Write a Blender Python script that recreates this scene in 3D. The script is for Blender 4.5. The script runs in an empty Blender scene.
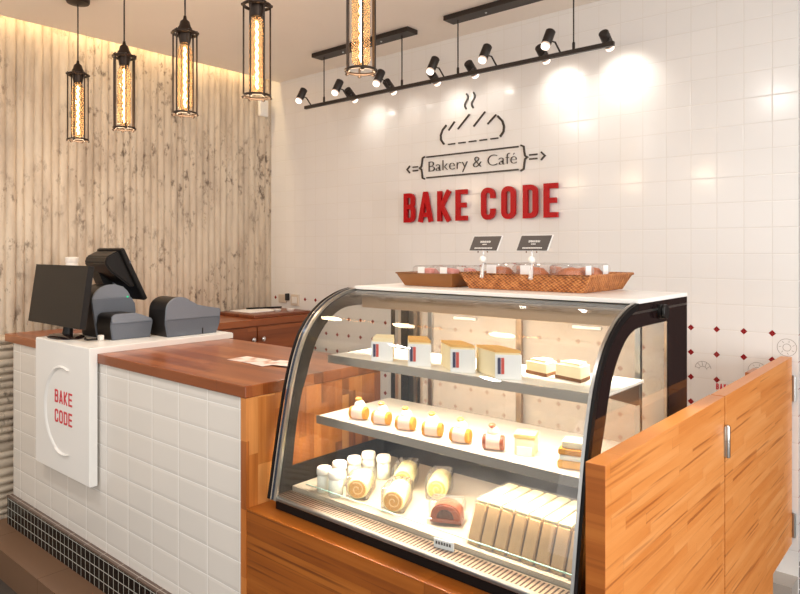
import bpy, bmesh, math, random
from mathutils import Vector, Matrix
random.seed(11)
S = bpy.context.scene
C = S.collection
PI = math.pi
R = math.radians

# ------------------------------------------------------------------ materials
def srgb(r, g, b):
    f = lambda c: (c/255/12.92) if c/255 <= .04045 else ((c/255+.055)/1.055)**2.4
    return (f(r), f(g), f(b), 1)

class NT:
    def __init__(s, name):
        s.m = bpy.data.materials.new(name); s.m.use_nodes = True
        s.t = s.m.node_tree; s.b = s.t.nodes['Principled BSDF']; s.out = s.t.nodes['Material Output']
    def n(s, typ, **kw):
        o = s.t.nodes.new(typ)
        for k, v in kw.items():
            if isinstance(k, str) and hasattr(o, k): setattr(o, k, v)
        return o
    def l(s, a, b): s.t.links.new(a, b)
    def val(s, sock, v):
        if hasattr(v, 'is_linked') or hasattr(v, 'links'): s.l(v, sock)
        else: sock.default_value = v
    def math(s, op, a, b=0.0, c=0.0):
        o = s.t.nodes.new('ShaderNodeMath'); o.operation = op
        for i, v in enumerate((a, b, c)): s.val(o.inputs[i], v)
        return o.outputs[0]
    def mix(s, f, a, b, blend='MIX'):
        o = s.t.nodes.new('ShaderNodeMix'); o.data_type = 'RGBA'; o.blend_type = blend
        s.val(o.inputs[0], f); s.val(o.inputs[6], a); s.val(o.inputs[7], b)
        return o.outputs[2]
    def pos(s):
        o = s.t.nodes.new('ShaderNodeTexCoord'); return o.outputs['Object']
    def xyz(s, v):
        o = s.t.nodes.new('ShaderNodeSeparateXYZ'); s.l(v, o.inputs[0]); return o.outputs
    def comb(s, x, y, z):
        o = s.t.nodes.new('ShaderNodeCombineXYZ')
        for i, v in enumerate((x, y, z)): s.val(o.inputs[i], v)
        return o.outputs[0]
    def noise(s, vec, scale=5, detail=3, rough=.5):
        o = s.t.nodes.new('ShaderNodeTexNoise'); s.l(vec, o.inputs['Vector'])
        o.inputs['Scale'].default_value = scale; o.inputs['Detail'].default_value = detail
        o.inputs['Roughness'].default_value = rough
        return o.outputs[0]
    def ramp(s, f, stops):
        o = s.t.nodes.new('ShaderNodeValToRGB'); s.l(f, o.inputs[0])
        e = o.color_ramp.elements
        while len(e) < len(stops): e.new(.5)
        for i, (p, c) in enumerate(stops): e[i].position = p; e[i].color = c
        return o.outputs[0]
    def bump(s, h, strength=.3, dist=.01):
        o = s.t.nodes.new('ShaderNodeBump'); o.inputs['Strength'].default_value = strength
        o.inputs['Distance'].default_value = dist; s.l(h, o.inputs['Height'])
        s.l(o.outputs[0], s.b.inputs['Normal']); return o

def plain(name, col, rough=.5, metal=0, noise=.0, nscale=40, spec=.5, coat=0, bump=0, sub=0, trans=0):
    t = NT(name); b = t.b
    b.inputs['Roughness'].default_value = rough; b.inputs['Metallic'].default_value = metal
    b.inputs['Specular IOR Level'].default_value = spec
    if coat: b.inputs['Coat Weight'].default_value = coat; b.inputs['Coat Roughness'].default_value = .08
    if sub:
        b.inputs['Subsurface Weight'].default_value = sub; b.inputs['Subsurface Radius'].default_value = (.01, .008, .006)
    n = t.noise(t.pos(), nscale, 3)
    if noise:
        d = tuple(c*(1-noise) for c in col[:3])+(1,)
        t.l(t.ramp(n, [(.3, d), (.7, col)]), b.inputs['Base Color'])
    else: b.inputs['Base Color'].default_value = col
    if bump: t.bump(n, bump, .004)
    return t.m

def emit(name, col, strength):
    t = NT(name); e = t.n('ShaderNodeEmission'); e.inputs[0].default_value = col; e.inputs[1].default_value = strength
    t.l(e.outputs[0], t.out.inputs[0]); return t.m

def clear(name, tint=(.97, .98, .97, 1), ior=1.5, rough=.0, refl=1.0, haze=0.0, hazecol=(1, 1, 1, 1), transl=False):
    """thin clear sheet: transparent + fresnel mirror"""
    t = NT(name)
    tr = t.n('ShaderNodeBsdfTransparent'); tr.inputs[0].default_value = tint
    gl = t.n('ShaderNodeBsdfGlossy'); gl.inputs['Roughness'].default_value = rough
    # back faces see the same reflectance as front faces
    lw = t.n('ShaderNodeLayerWeight'); lw.inputs[0].default_value = .5
    face = t.math('POWER', lw.outputs['Facing'], 5.0)
    schl = t.math('MULTIPLY_ADD', face, .96, .04)
    f = t.math('MULTIPLY', schl, refl)
    mx = t.n('ShaderNodeMixShader'); t.l(f, mx.inputs[0]); t.l(tr.outputs[0], mx.inputs[1]); t.l(gl.outputs[0], mx.inputs[2])
    o = mx.outputs[0]
    if haze:
        df = t.n('ShaderNodeBsdfTranslucent' if transl else 'ShaderNodeBsdfDiffuse'); df.inputs[0].default_value = hazecol
        m2 = t.n('ShaderNodeMixShader'); m2.inputs[0].default_value = haze
        t.l(o, m2.inputs[1]); t.l(df.outputs[0], m2.inputs[2]); o = m2.outputs[0]
    t.l(o, t.out.inputs[0]); return t.m

def wood(name, axis, cols, stave=.035, length=.45, cross=None, rough=.35, coat=.25, line=.35, rw=.26):
    """butcher block: staves along `axis` ('x','y','z'), rows stacked along `cross`"""
    t = NT(name); p = t.xyz(t.pos()); ix = {'x': 0, 'y': 1, 'z': 2}
    cr = cross or ('z' if axis != 'z' else 'y')
    third = [k for k in 'xyz' if k not in (axis, cr)][0]
    u, v, w = p[ix[axis]], p[ix[cr]], p[ix[third]]
    row = t.math('FLOOR', t.math('DIVIDE', v, stave))
    wn = t.n('ShaderNodeTexWhiteNoise'); wn.noise_dimensions = '1D'; t.l(row, wn.inputs['W'])
    uu = t.math('ADD', t.math('DIVIDE', u, length), t.math('MULTIPLY', wn.outputs[0], 7.3))
    cell = t.math('FLOOR', uu)
    wn2 = t.n('ShaderNodeTexWhiteNoise'); wn2.noise_dimensions = '2D'; t.l(t.comb(row, cell, 0), wn2.inputs['Vector'])
    rnd = wn2.outputs[0]
    g = t.comb(t.math('MULTIPLY', u, 3.0), t.math('MULTIPLY', v, 55.0), t.math('MULTIPLY_ADD', rnd, 30.0, t.math('MULTIPLY', w, 20.0)))
    grain = t.noise(g, 1.0, 4, .6)
    g2 = t.comb(t.math('MULTIPLY', u, 1.6), t.math('MULTIPLY', v, 16.0), t.math('MULTIPLY', rnd, 50.0))
    fig = t.noise(g2, 1.0, 2, .5)
    f = t.math('ADD', t.math('MULTIPLY_ADD', rnd, rw, .21-rw*.5), t.math('ADD', t.math('MULTIPLY', grain, .36), t.math('MULTIPLY', fig, .42)))
    col = t.ramp(f, [(.28, cols[0]), (.46, cols[1]), (.64, cols[2]), (.86, cols[3])])
    # dark streaks
    st = t.noise(t.comb(t.math('MULTIPLY', u, 2.2), t.math('MULTIPLY', v, 90.0), t.math('MULTIPLY', rnd, 9.0)), 1.0, 2, .4)
    sf = t.ramp(st, [(.58, (0, 0, 0, 1)), (.72, (1, 1, 1, 1))])
    col = t.mix(t.math('MULTIPLY', sf, line), col, cols[0])
    # joints
    fv = t.math('FRACT', t.math('DIVIDE', v, stave)); fu = t.math('FRACT', uu)
    jl = t.math('MAXIMUM', t.math('LESS_THAN', fv, .025), t.math('LESS_THAN', fu, .006))
    col = t.mix(t.math('MULTIPLY', jl, .22), col, cols[0])
    t.l(col, t.b.inputs['Base Color'])
    t.b.inputs['Roughness'].default_value = rough
    t.b.inputs['Coat Weight'].default_value = coat; t.b.inputs['Coat Roughness'].default_value = .18
    t.bump(grain, .06, .002)
    return t.m

def edge_dist(t, v, pitch, phase):
    """distance (metres) to the nearest joint"""
    f = t.math('FRACT', t.math('DIVIDE', t.math('SUBTRACT', v, phase), pitch))
    d = t.math('MINIMUM', f, t.math('SUBTRACT', 1.0, f))
    return t.math('MULTIPLY', d, pitch)

def tiled(name, a, b, pa, pb, fa, fb, tile, grout, joint=.0015, pillow=.006, rough=.15, bumpd=.002, diamonds=None, tint=.03, spec=.5):
    t = NT(name); p = t.xyz(t.pos()); ix = {'x': 0, 'y': 1, 'z': 2}
    A, B = p[ix[a]], p[ix[b]]
    da, db = edge_dist(t, A, pa, fa), edge_dist(t, B, pb, fb)
    d = t.math('MINIMUM', da, db)
    isg = t.math('LESS_THAN', d, joint)
    ca = t.math('FLOOR', t.math('DIVIDE', t.math('SUBTRACT', A, fa), pa)); cb = t.math('FLOOR', t.math('DIVIDE', t.math('SUBTRACT', B, fb), pb))
    wn = t.n('ShaderNodeTexWhiteNoise'); wn.noise_dimensions = '2D'; t.l(t.comb(ca, cb, 0), wn.inputs['Vector'])
    dk = tuple(c*(1-tint) for c in tile[:3])+(1,)
    col = t.mix(wn.outputs[0], tile, dk)
    col = t.mix(isg, col, grout)
    r = t.math('MULTIPLY_ADD', isg, .5, rough)
    if diamonds:
        size, top, dcol, px, pz, fx, fz = diamonds
        sm = t.math('ADD', edge_dist(t, A, px, fx), edge_dist(t, B, pz, fz))
        dia = t.math('MULTIPLY', t.math('LESS_THAN', sm, size), t.math('LESS_THAN', B, top))
        col = t.mix(dia, col, dcol)
    t.l(col, t.b.inputs['Base Color']); t.l(r, t.b.inputs['Roughness']); t.b.inputs['Specular IOR Level'].default_value = spec
    h = t.math('MINIMUM', t.math('DIVIDE', d, pillow), 1.0)
    h = t.math('POWER', h, .5)
    # every tile sits at a slightly different tilt
    wob = t.noise(t.pos(), 9.0, 2)
    h = t.math('ADD', h, t.math('MULTIPLY', wob, .12))
    t.bump(h, .6, bumpd)
    return t.m

# wood colours
W_GATE = [srgb(150, 78, 30), srgb(210, 128, 60), srgb(222, 144, 76), srgb(234, 164, 100)]
W_BASE_SHADED = [srgb(98, 46, 12), srgb(140, 74, 20), srgb(156, 86, 26), srgb(178, 106, 40)]  # darkened wood, shade of the front turned from daylight put into the colour
W_TOP = [srgb(84, 38, 14), srgb(122, 60, 24), srgb(140, 72, 32), srgb(160, 92, 46)]
W_GATE_SHADED = [srgb(110, 52, 16), srgb(150, 80, 26), srgb(166, 92, 34), srgb(186, 112, 48)]  # gate wood darkened, shade on the end edge put into the colour
W_POST = [srgb(128, 66, 24), srgb(176, 100, 42), srgb(194, 118, 54), srgb(220, 150, 84)]
M = {}
M['wood_gate'] = wood('orange_butcher_block', 'y', W_GATE, .027, .42, 'z', coat=.06, line=.7, rw=.17)
M['wood_gate_dark'] = wood('orange_butcher_block_dark', 'x', W_GATE_SHADED, .03, .5, 'z', coat=.05)
M['wood_base'] = wood('shaded_butcher_block', 'x', W_BASE_SHADED, .045, .8, 'z', rw=.26, line=.8)
M['wood_post'] = wood('amber_butcher_block_upright', 'z', W_POST, .035, .22, 'y', line=.2, rw=.62)
M['wood_top'] = wood('brown_butcher_block', 'x', W_TOP, .045, .7, 'y', rough=.28, coat=.12, rw=.42)
M['wood_side'] = wood('brown_butcher_block_long', 'y', W_TOP, .045, .6, 'x', rough=.3)
M['wood_drawer'] = wood('brown_drawer_wood', 'y', W_TOP, .06, .8, 'z', rough=.35)
M['board'] = wood('dark_serving_board', 'y', [srgb(70, 32, 16), srgb(110, 56, 30), srgb(124, 64, 34), srgb(140, 80, 44)], .05, .6, 'x')

TX, TZ, PX, PZ = -.975, .988, .1095, .1115
M['wall_tile'] = tiled('white_wall_tile', 'x', 'z', PX, PZ, TX, TZ, srgb(236, 234, 232), srgb(222, 218, 213), .0012, .004, .16, .0012,
                       diamonds=(.0142, 1.15, srgb(140, 16, 22), PX, PZ, TX, TZ), tint=.02)
M['wall_tile_side'] = tiled('white_wall_tile_side', 'y', 'z', PX, PZ, 3.15, TZ, srgb(236, 234, 232), srgb(222, 218, 213), .0012, .004, .16, .0012,
                       diamonds=(.0142, 1.15, srgb(140, 16, 22), PX, PZ, 3.15, TZ), tint=.02)
M['counter_tile'] = tiled('white_counter_tile', 'x', 'z', .1855, .1005, -1.809, .992, srgb(226, 220, 212), srgb(240, 237, 232), .0016, .012, .22, .0024, tint=.03)
M['mosaic'] = tiled('black_mosaic', 'x', 'z', .042, .0457, -3.79, .039, srgb(20, 17, 18), srgb(170, 170, 162), .0020, .005, .25, .0006, tint=.5, spec=.15)
M['mosaic_side'] = tiled('black_mosaic_side', 'y', 'z', .030, .047, 3.03, 0, srgb(26, 24, 25), srgb(196, 196, 190), .0026, .006, .12, .003, tint=.5)
M['floor'] = tiled('dark_slate_floor', 'x', 'y', .6, .6, .1, .2, srgb(74, 68, 64), srgb(54, 50, 47), .002, .004, .4, .001, tint=.12)
M['step_tile'] = tiled('brown_step_tile', 'x', 'y', .6, .6, -3.05, .9, srgb(122, 92, 70), srgb(100, 76, 58), .0015, .003, .35, .001, tint=.06)
M['ledge'] = tiled('brown_ledge_tile', 'x', 'y', .15, .6, -3.7, .9, srgb(96, 76, 66), srgb(190, 180, 170), .0015, .003, .3, .001, tint=.06)
M['grey_plinth'] = plain('grey_plinth_stone', srgb(176, 168, 160), .4, noise=.08, nscale=12)
M['brown_wall'] = plain('dark_brown_wall', srgb(84, 62, 52), .6, noise=.1)
M['ceiling'] = plain('ceiling_paint', srgb(246, 238, 228), .7, noise=.015, nscale=6)

def corr_mat(name, vert):
    t = NT(name); P = t.pos(); p = t.xyz(P)
    k = t.comb(t.math('MULTIPLY', p[0], 3.0), t.math('MULTIPLY', p[1], 9.0 if vert else 3.0), t.math('MULTIPLY', p[2], 2.2 if vert else 9.0))
    n1 = t.noise(k, 1.3, 4, .6)
    c = t.ramp(n1, [(.30, srgb(172, 156, 138)), (.50, srgb(198, 182, 162)), (.72, srgb(212, 198, 178))])
    k2 = t.comb(p[0], t.math('MULTIPLY', p[1], 1.0), t.math('MULTIPLY', p[2], .55))
    n2 = t.noise(k2, 26, 5, .65); n3 = t.noise(P, 2.3, 2, .5)
    m = t.math('MULTIPLY', t.ramp(n2, [(.54, (0, 0, 0, 1)), (.66, (1, 1, 1, 1))]), t.ramp(n3, [(.40, (0, 0, 0, 1)), (.58, (1, 1, 1, 1))]))
    c = t.mix(t.math('MULTIPLY', m, .85), c, srgb(92, 76, 62))
    t.l(c, t.b.inputs['Base Color']); t.b.inputs['Roughness'].default_value = .75
    t.bump(n2, .25, .004)
    return t.m
M['corrugated'] = corr_mat('ribbed_plaster', True)
M['corrugated_low'] = corr_mat('ribbed_plaster_low', False)

M['white_solid'] = plain('white_solid_surface', srgb(238, 236, 232), .28, spec=.5)
M['white_groove'] = plain('white_solid_surface_groove', srgb(234, 232, 228), .35)
M['red'] = plain('red_acrylic', srgb(178, 6, 18), .35, spec=.25)
M['red_print'] = plain('red_print', srgb(206, 48, 62), .5)
M['black_letter'] = plain('dark_letter', srgb(50, 42, 36), .35)
M['black_metal'] = plain('black_metal', srgb(40, 31, 26), .45, noise=.15, spec=.4)
M['bronze'] = plain('dark_bronze', srgb(54, 42, 34), .4, metal=.6, noise=.2)
M['steel'] = plain('brushed_steel', srgb(190, 188, 184), .28, metal=1, noise=.08, nscale=90)
M['gunmetal'] = plain('gunmetal_trim', srgb(92, 98, 110), .25, metal=1, noise=.1)
M['chrome'] = plain('chrome', srgb(220, 220, 222), .12, metal=1)
M['black_gloss'] = plain('black_printed_border', srgb(30, 20, 20), .06, spec=.3)
M['black_rubber'] = plain('black_rubber', srgb(16, 13, 13), .5, spec=.2)
M['black_plastic'] = plain('black_plastic', srgb(26, 23, 22), .42, noise=.1, nscale=200, spec=.3)
M['screen'] = plain('dark_screen', srgb(13, 10, 9), .5, spec=.1)
M['grey_plastic'] = plain('slate_grey_plastic', srgb(98, 104, 114), .42, noise=.06, nscale=150)
M['grey_plastic_light'] = plain('light_slate_plastic', srgb(122, 128, 138), .4, noise=.05, nscale=150)
M['green_led'] = emit('green_led', srgb(60, 220, 150), 1.2)
M['glass'] = clear('clear_case_glass', (.975, .985, .98, 1), refl=1.0)
M['glass_front'] = clear('curved_front_glass', (.97, .98, .975, 1), refl=1.1)
M['glass_edge'] = plain('green_glass_edge', srgb(150, 190, 178), .15)
M['film'] = clear('clear_plastic_film', (.97, .97, .97, 1), rough=.06, refl=1.5, haze=.04)
M['amber_glass'] = clear('amber_bulb_glass', (1.0, .86, .68, 1), refl=.8, haze=.13, hazecol=(1, .76, .56, 1), transl=True)
M['filament'] = emit('warm_filament', (1.0, .62, .28, 1), 22)
M['spot_glow'] = emit('spot_lens_glow', (1.0, .84, .72, 1), 2.6)
M['spot_glow_soft'] = plain('spot_lens_rim', srgb(236, 214, 200), .2)
M['led'] = emit('warm_led_strip', (1.0, .80, .55, 1), 9)
M['cove_led'] = emit('cove_led', (1.0, .66, .30, 1), 4)
M['copper_steel'] = plain('warm_steel', srgb(200, 178, 160), .25, metal=1)
M['deck'] = plain('polished_deck', srgb(240, 222, 200), .12, metal=.4)
M['shelf_white'] = plain('frosted_white_shelf', srgb(246, 240, 230), .3)
M['shelf_edge'] = plain('shelf_channel', srgb(186, 178, 168), .25, metal=.6)
M['valance'] = plain('beige_valance', srgb(186, 158, 130), .3, metal=.4)
M['rear_glass'] = clear('rear_glass_painted_veil', (.95, .95, .94, 1), refl=1.5, haze=.30, hazecol=srgb(226, 208, 190))  # beige diffuse mix stands in for reflections on the rear doors
M['white_plastic'] = plain('white_plastic', srgb(236, 232, 226), .35)
M['paper'] = plain('white_paper', srgb(244, 242, 240), .6)
M['navy'] = plain('navy_print', srgb(52, 56, 92), .6)
M['coral'] = plain('coral_print', srgb(214, 84, 74), .6)
M['socket_plate'] = plain('cream_socket_plate', srgb(214, 200, 184), .35)
M['socket_dark'] = plain('socket_slot', srgb(40, 36, 34), .5)
M['cake_yellow'] = plain('sponge_cake', srgb(246, 214, 140), .8, noise=.12, nscale=120, bump=.3)
M['cake_tan'] = plain('tan_cake', srgb(242, 186, 106), .8, noise=.12, nscale=100, bump=.3)
M['cheese'] = plain('cheesecake', srgb(252, 236, 196), .6, noise=.05, nscale=80)
M['crust'] = plain('biscuit_crust', srgb(128, 82, 44), .9, noise=.3, nscale=200, bump=.5)
M['cream'] = plain('whipped_cream', srgb(252, 246, 232), .5, sub=.2)
M['pink_paper'] = plain('pink_paper_band', srgb(240, 206, 186), .6, noise=.05, nscale=60)
M['orange_sponge'] = plain('orange_sponge', srgb(222, 152, 48), .8, noise=.2, nscale=140)
M['peach'] = plain('peach_fruit', srgb(240, 160, 60), .4)
M['strawberry'] = plain('berry_topping', srgb(206, 84, 44), .4, noise=.2, nscale=120)
M['choc'] = plain('caramel_crust', srgb(158, 72, 30), .4, noise=.3, nscale=70, coat=.3)
M['choc_dark'] = plain('chocolate_swirl', srgb(84, 44, 28), .6, noise=.3, nscale=80)
M['roll_face'] = plain('roll_cake_face', srgb(232, 172, 84), .8, noise=.2, nscale=110)
M['swirl'] = plain('custard_swirl', srgb(246, 208, 140), .7)
M['roll_skin'] = plain('roll_cake_skin', srgb(250, 236, 170), .6, noise=.06, nscale=60)
M['jar'] = plain('milk_jar', srgb(250, 246, 230), .25, coat=.4, sub=.1)
M['jar_lid'] = plain('jar_lid', srgb(250, 240, 226), .35)
M['bread_wall'] = plain('toast_slab', srgb(226, 182, 126), .8, noise=.14, nscale=30)
M['bread_top'] = plain('sandwich_filling', srgb(252, 240, 190), .6, noise=.1, nscale=40)
M['bread_pack'] = plain('baked_bun', srgb(208, 116, 58), .6, noise=.35, nscale=45)
M['card_black'] = plain('chalk_card', srgb(62, 54, 52), .5)
M['card_text'] = plain('chalk_text', srgb(236, 232, 228), .6)
M['clip'] = clear('clear_clip', (.97, .97, .97, 1), refl=2.0, haze=.3)
M['drawing'] = plain('grey_line_print', srgb(150, 144, 140), .6)
def leaflet_mat():
    t = NT('leaflet_print'); p = t.pos()
    n = t.noise(p, 16, 1); c = t.ramp(n, [(.36, srgb(186, 140, 120)), (.45, srgb(226, 196, 182)), (.52, srgb(238, 226, 218))])
    t.l(c, t.b.inputs['Base Color']); t.b.inputs['Roughness'].default_value = .35; return t.m
M['leaflet'] = leaflet_mat()
def wicker():
    t = NT('woven_wicker'); p = t.xyz(t.pos())
    a = t.math('ADD', p[0], p[1])
    s1 = t.math('SINE', t.math('MULTIPLY', a, 420.0)); s2 = t.math('SINE', t.math('MULTIPLY', p[2], 620.0))
    h = t.math('MULTIPLY', s1, s2)
    n = t.noise(t.pos(), 60, 3)
    f = t.math('ADD', t.math('MULTIPLY', h, .25), n)
    t.l(t.ramp(f, [(.2, srgb(120, 62, 24)), (.5, srgb(192, 116, 56)), (.8, srgb(226, 158, 96))]), t.b.inputs['Base Color'])
    t.b.inputs['Roughness'].default_value = .5; t.bump(h, .7, .004); return t.m
M['wicker'] = wicker()
M['tray_brown'] = plain('brown_tray', srgb(136, 84, 34), .4, noise=.12, nscale=20)
def grille_mat():
    t = NT('slotted_steel'); p = t.xyz(t.pos())
    f = t.math('FRACT', t.math('DIVIDE', p[0], .0125))
    inside = t.math('MULTIPLY', t.math('LESS_THAN', p[1], .026), t.math('GREATER_THAN', p[1], -.026))
    s = t.math('MULTIPLY', t.math('LESS_THAN', f, .42), inside)
    t.l(t.mix(s, srgb(214, 190, 166), srgb(60, 36, 26)), t.b.inputs['Base Color'])
    t.l(t.math('SUBTRACT', 1.0, s), t.b.inputs['Metallic']); t.b.inputs['Roughness'].default_value = .3
    return t.m
M['grille'] = grille_mat()

# ------------------------------------------------------------------ mesh helpers
def box(bm, x0, x1, y0, y1, z0, z1, bev=0):
    vs = [bm.verts.new(v) for v in ((x0,y0,z0),(x1,y0,z0),(x1,y1,z0),(x0,y1,z0),(x0,y0,z1),(x1,y0,z1),(x1,y1,z1),(x0,y1,z1))]
    fs = [bm.faces.new([vs[i] for i in q]) for q in ((0,3,2,1),(4,5,6,7),(0,1,5,4),(1,2,6,5),(2,3,7,6),(3,0,4,7))]
    if bev:
        es = list({e for f in fs for e in f.edges})
        bmesh.ops.bevel(bm, geom=es, offset=bev, segments=2, affect='EDGES', profile=.5)
    return vs
def frame_of(d):
    d = Vector(d).normalized(); a = Vector((0, 0, 1)) if abs(d.z) < .95 else Vector((1, 0, 0))
    u = d.cross(a).normalized(); return u, d.cross(u).normalized()
def tube(bm, pts, r, seg=8, closed=False, caps=True):
    pts = [Vector(p) for p in pts]; n = len(pts); rings = []
    rr = r if isinstance(r, (list, tuple)) else [r]*n
    for i, p in enumerate(pts):
        if closed: d = pts[(i+1) % n]-pts[i-1]
        else: d = pts[min(i+1, n-1)]-pts[max(i-1, 0)]
        u, v = frame_of(d)
        if rings and not closed:
            pass
        rings.append([bm.verts.new(p+rr[i]*(math.cos(2*PI*k/seg)*u+math.sin(2*PI*k/seg)*v)) for k in range(seg)])
    m = n if closed else n-1
    for i in range(m):
        a, b = rings[i], rings[(i+1) % n]
        # align rings to avoid twist
        best = min(range(seg), key=lambda s: (a[0].co-b[s].co).length)
        b = b[best:]+b[:best]
        if closed and i == m-1: pass
        else: rings[(i+1) % n] = b
        for k in range(seg): bm.faces.new((a[k], a[(k+1) % seg], b[(k+1) % seg], b[k]))
    if caps and not closed:
        bm.faces.new(rings[0][::-1]); bm.faces.new(rings[-1])
def lathe(bm, prof, c=(0, 0, 0), seg=24, axis=(0, 0, 1)):
    """prof: (radius, height) along axis"""
    d = Vector(axis).normalized(); u, v = frame_of(d); c = Vector(c); rings = []
    for r, h in prof:
        if r < 1e-6: rings.append([bm.verts.new(c+d*h)])
        else: rings.append([bm.verts.new(c+d*h+r*(math.cos(2*PI*k/seg)*u+math.sin(2*PI*k/seg)*v)) for k in range(seg)])
    for a, b in zip(rings, rings[1:]):
        if len(a) == 1 and len(b) == 1: continue
        for k in range(seg):
            if len(a) == 1: bm.faces.new((a[0], b[(k+1) % seg], b[k]))
            elif len(b) == 1: bm.faces.new((a[k], a[(k+1) % seg], b[0]))
            else: bm.faces.new((a[k], a[(k+1) % seg], b[(k+1) % seg], b[k]))
    if len(rings[0]) > 1: bm.faces.new(rings[0][::-1])
    if len(rings[-1]) > 1: bm.faces.new(rings[-1])
def prism(bm, poly, axis, lo, hi):
    """poly in the plane normal to axis: x:(y,z) y:(x,z) z:(x,y)"""
    def P(a, b, h): return {'x': (h, a, b), 'y': (a, h, b), 'z': (a, b, h)}[axis]
    A = [bm.verts.new(P(a, b, lo)) for a, b in poly]; B = [bm.verts.new(P(a, b, hi)) for a, b in poly]
    bm.faces.new(A); bm.faces.new(B[::-1])
    n = len(poly)
    for i in range(n): bm.faces.new((A[i], B[i], B[(i+1) % n], A[(i+1) % n]))
def strip(bm, path, width, axis, lo, hi, closed=False):
    """flat stroke of constant width along a 2D path, extruded lo..hi along axis"""
    pts = [Vector(p) for p in path]; n = len(pts); L, Rr = [], []
    for i in range(n):
        if closed: a, b = pts[i]-pts[i-1], pts[(i+1) % n]-pts[i]
        else:
            a = pts[i]-pts[i-1] if i else pts[1]-pts[0]; b = pts[i+1]-pts[i] if i < n-1 else pts[-1]-pts[-2]
        a = a.normalized(); b = b.normalized(); na = Vector((-a.y, a.x)); nb = Vector((-b.y, b.x))
        m = (na+nb); m = m.normalized() if m.length > 1e-6 else na
        k = 1/max(.35, m.dot(na))
        L.append(pts[i]+m*width/2*k); Rr.append(pts[i]-m*width/2*k)
    def P(v, h): return {'x': (h, v[0], v[1]), 'y': (v[0], h, v[1]), 'z': (v[0], v[1], h)}[axis]
    V = [[bm.verts.new(P(p, h)) for p in s] for s in (L, Rr) for h in (lo, hi)]
    m = n if closed else n-1
    for i in range(m):
        j = (i+1) % n
        bm.faces.new((V[0][i], V[0][j], V[2][j], V[2][i])); bm.faces.new((V[1][i], V[3][i], V[3][j], V[1][j]))
        bm.faces.new((V[0][i], V[1][i], V[1][j], V[0][j])); bm.faces.new((V[2][i], V[2][j], V[3][j], V[3][i]))
    if not closed:
        bm.faces.new((V[0][0], V[2][0], V[3][0], V[1][0])); bm.faces.new((V[0][-1], V[1][-1], V[3][-1], V[2][-1]))
def xform(bm, mat, start=0):
    bm.verts.ensure_lookup_table()
    for v in bm.verts[start:]: v.co = mat @ v.co

def wloc(o):
    l = Vector((0, 0, 0))
    while o: l += o.location; o = o.parent
    return l
def obj(name, bm, mat, parent=None, local=False, smooth=None, label=None):
    """one mesh object; geometry given in world coordinates unless local"""
    bmesh.ops.recalc_face_normals(bm, faces=bm.faces[:])
    me = bpy.data.meshes.new(name)
    if parent and not local:
        off = wloc(parent)
        for v in bm.verts: v.co -= off
    bm.to_mesh(me); bm.free()
    me.materials.append(mat)
    o = bpy.data.objects.new(name, me); C.objects.link(o)
    if parent: o.parent = parent
    if smooth is not None:
        for p in me.polygons: p.use_smooth = True
        if smooth: me.set_sharp_from_angle(angle=R(smooth))
    if label: o['label'] = label
    return o
def tag(o, label, cat, group=None, kind=None):
    o['label'] = label; o['category'] = cat
    if group: o['group'] = group
    if kind: o['kind'] = kind
    return o
def thing(name, label, cat, loc=(0, 0, 0), rotz=0, group=None):
    o = bpy.data.objects.new(name, None); C.objects.link(o); o.location = loc; o.rotation_euler = (0, 0, rotz)
    o.empty_display_size = .05
    return tag(o, label, cat, group)
def struct(name, bm, mat, smooth=None, parent=None):
    o = obj(name, bm, mat, parent, smooth=smooth)
    if not parent: o['kind'] = 'structure'
    return o
def dup(root, loc, rotz, label, group=None):
    r = root.copy(); C.objects.link(r); r.location = loc; r.rotation_euler = (0, 0, rotz); r['label'] = label
    if group: r['group'] = group
    for ch in list(root.children):
        c = ch.copy(); C.objects.link(c); c.parent = r
        for g in list(ch.children):
            d = g.copy(); C.objects.link(d); d.parent = c
    return r
def nb(): return bmesh.new()

# ------------------------------------------------------------------ the room
YB, XL, ZC, FZ = 3.15, -3.97, 2.685, -.10     # back wall, left wall, ceiling, front floor level
bm = nb(); box(bm, -4.3, 3.5, -3.4, 5.0, FZ-.1, FZ); struct('floor', bm, M['floor'])
bm = nb(); box(bm, XL+.1, -.50, 1.155, YB, FZ, .037); struct('trim_1', bm, M['step_tile'])
bm = nb(); box(bm, -4.3, -.55, YB, YB+.12, FZ, ZC+.2); wall_back = struct('wall_back', bm, M['wall_tile'])
bm = nb(); box(bm, -.67, -.55, YB+.12, 5.0, FZ, ZC); struct('wall_right', bm, M['wall_tile_side'])
bm = nb(); box(bm, -.55, 3.5, 5.0, 5.1, FZ, ZC); struct('wall_unseen', bm, M['brown_wall'])  # unseen wall, added dark for the case end to reflect
bm = nb(); box(bm, -.55, -.535, YB+.02, 5.0, FZ, .16); struct('baseboard_right', bm, M['mosaic_side'])
bm = nb(); box(bm, XL, -.552, 3.03, YB, .037, .105); struct('baseboard_back', bm, M['grey_plinth'])
# ceiling: stops 7 cm short of the ribbed wall, leaving the light cove
bm = nb(); box(bm, XL+.085, 3.5, -3.4, YB, ZC, ZC+.1); box(bm, -.55, 3.5, YB, 5.0, ZC, ZC+.1); struct('ceiling', bm, M['ceiling'])
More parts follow.
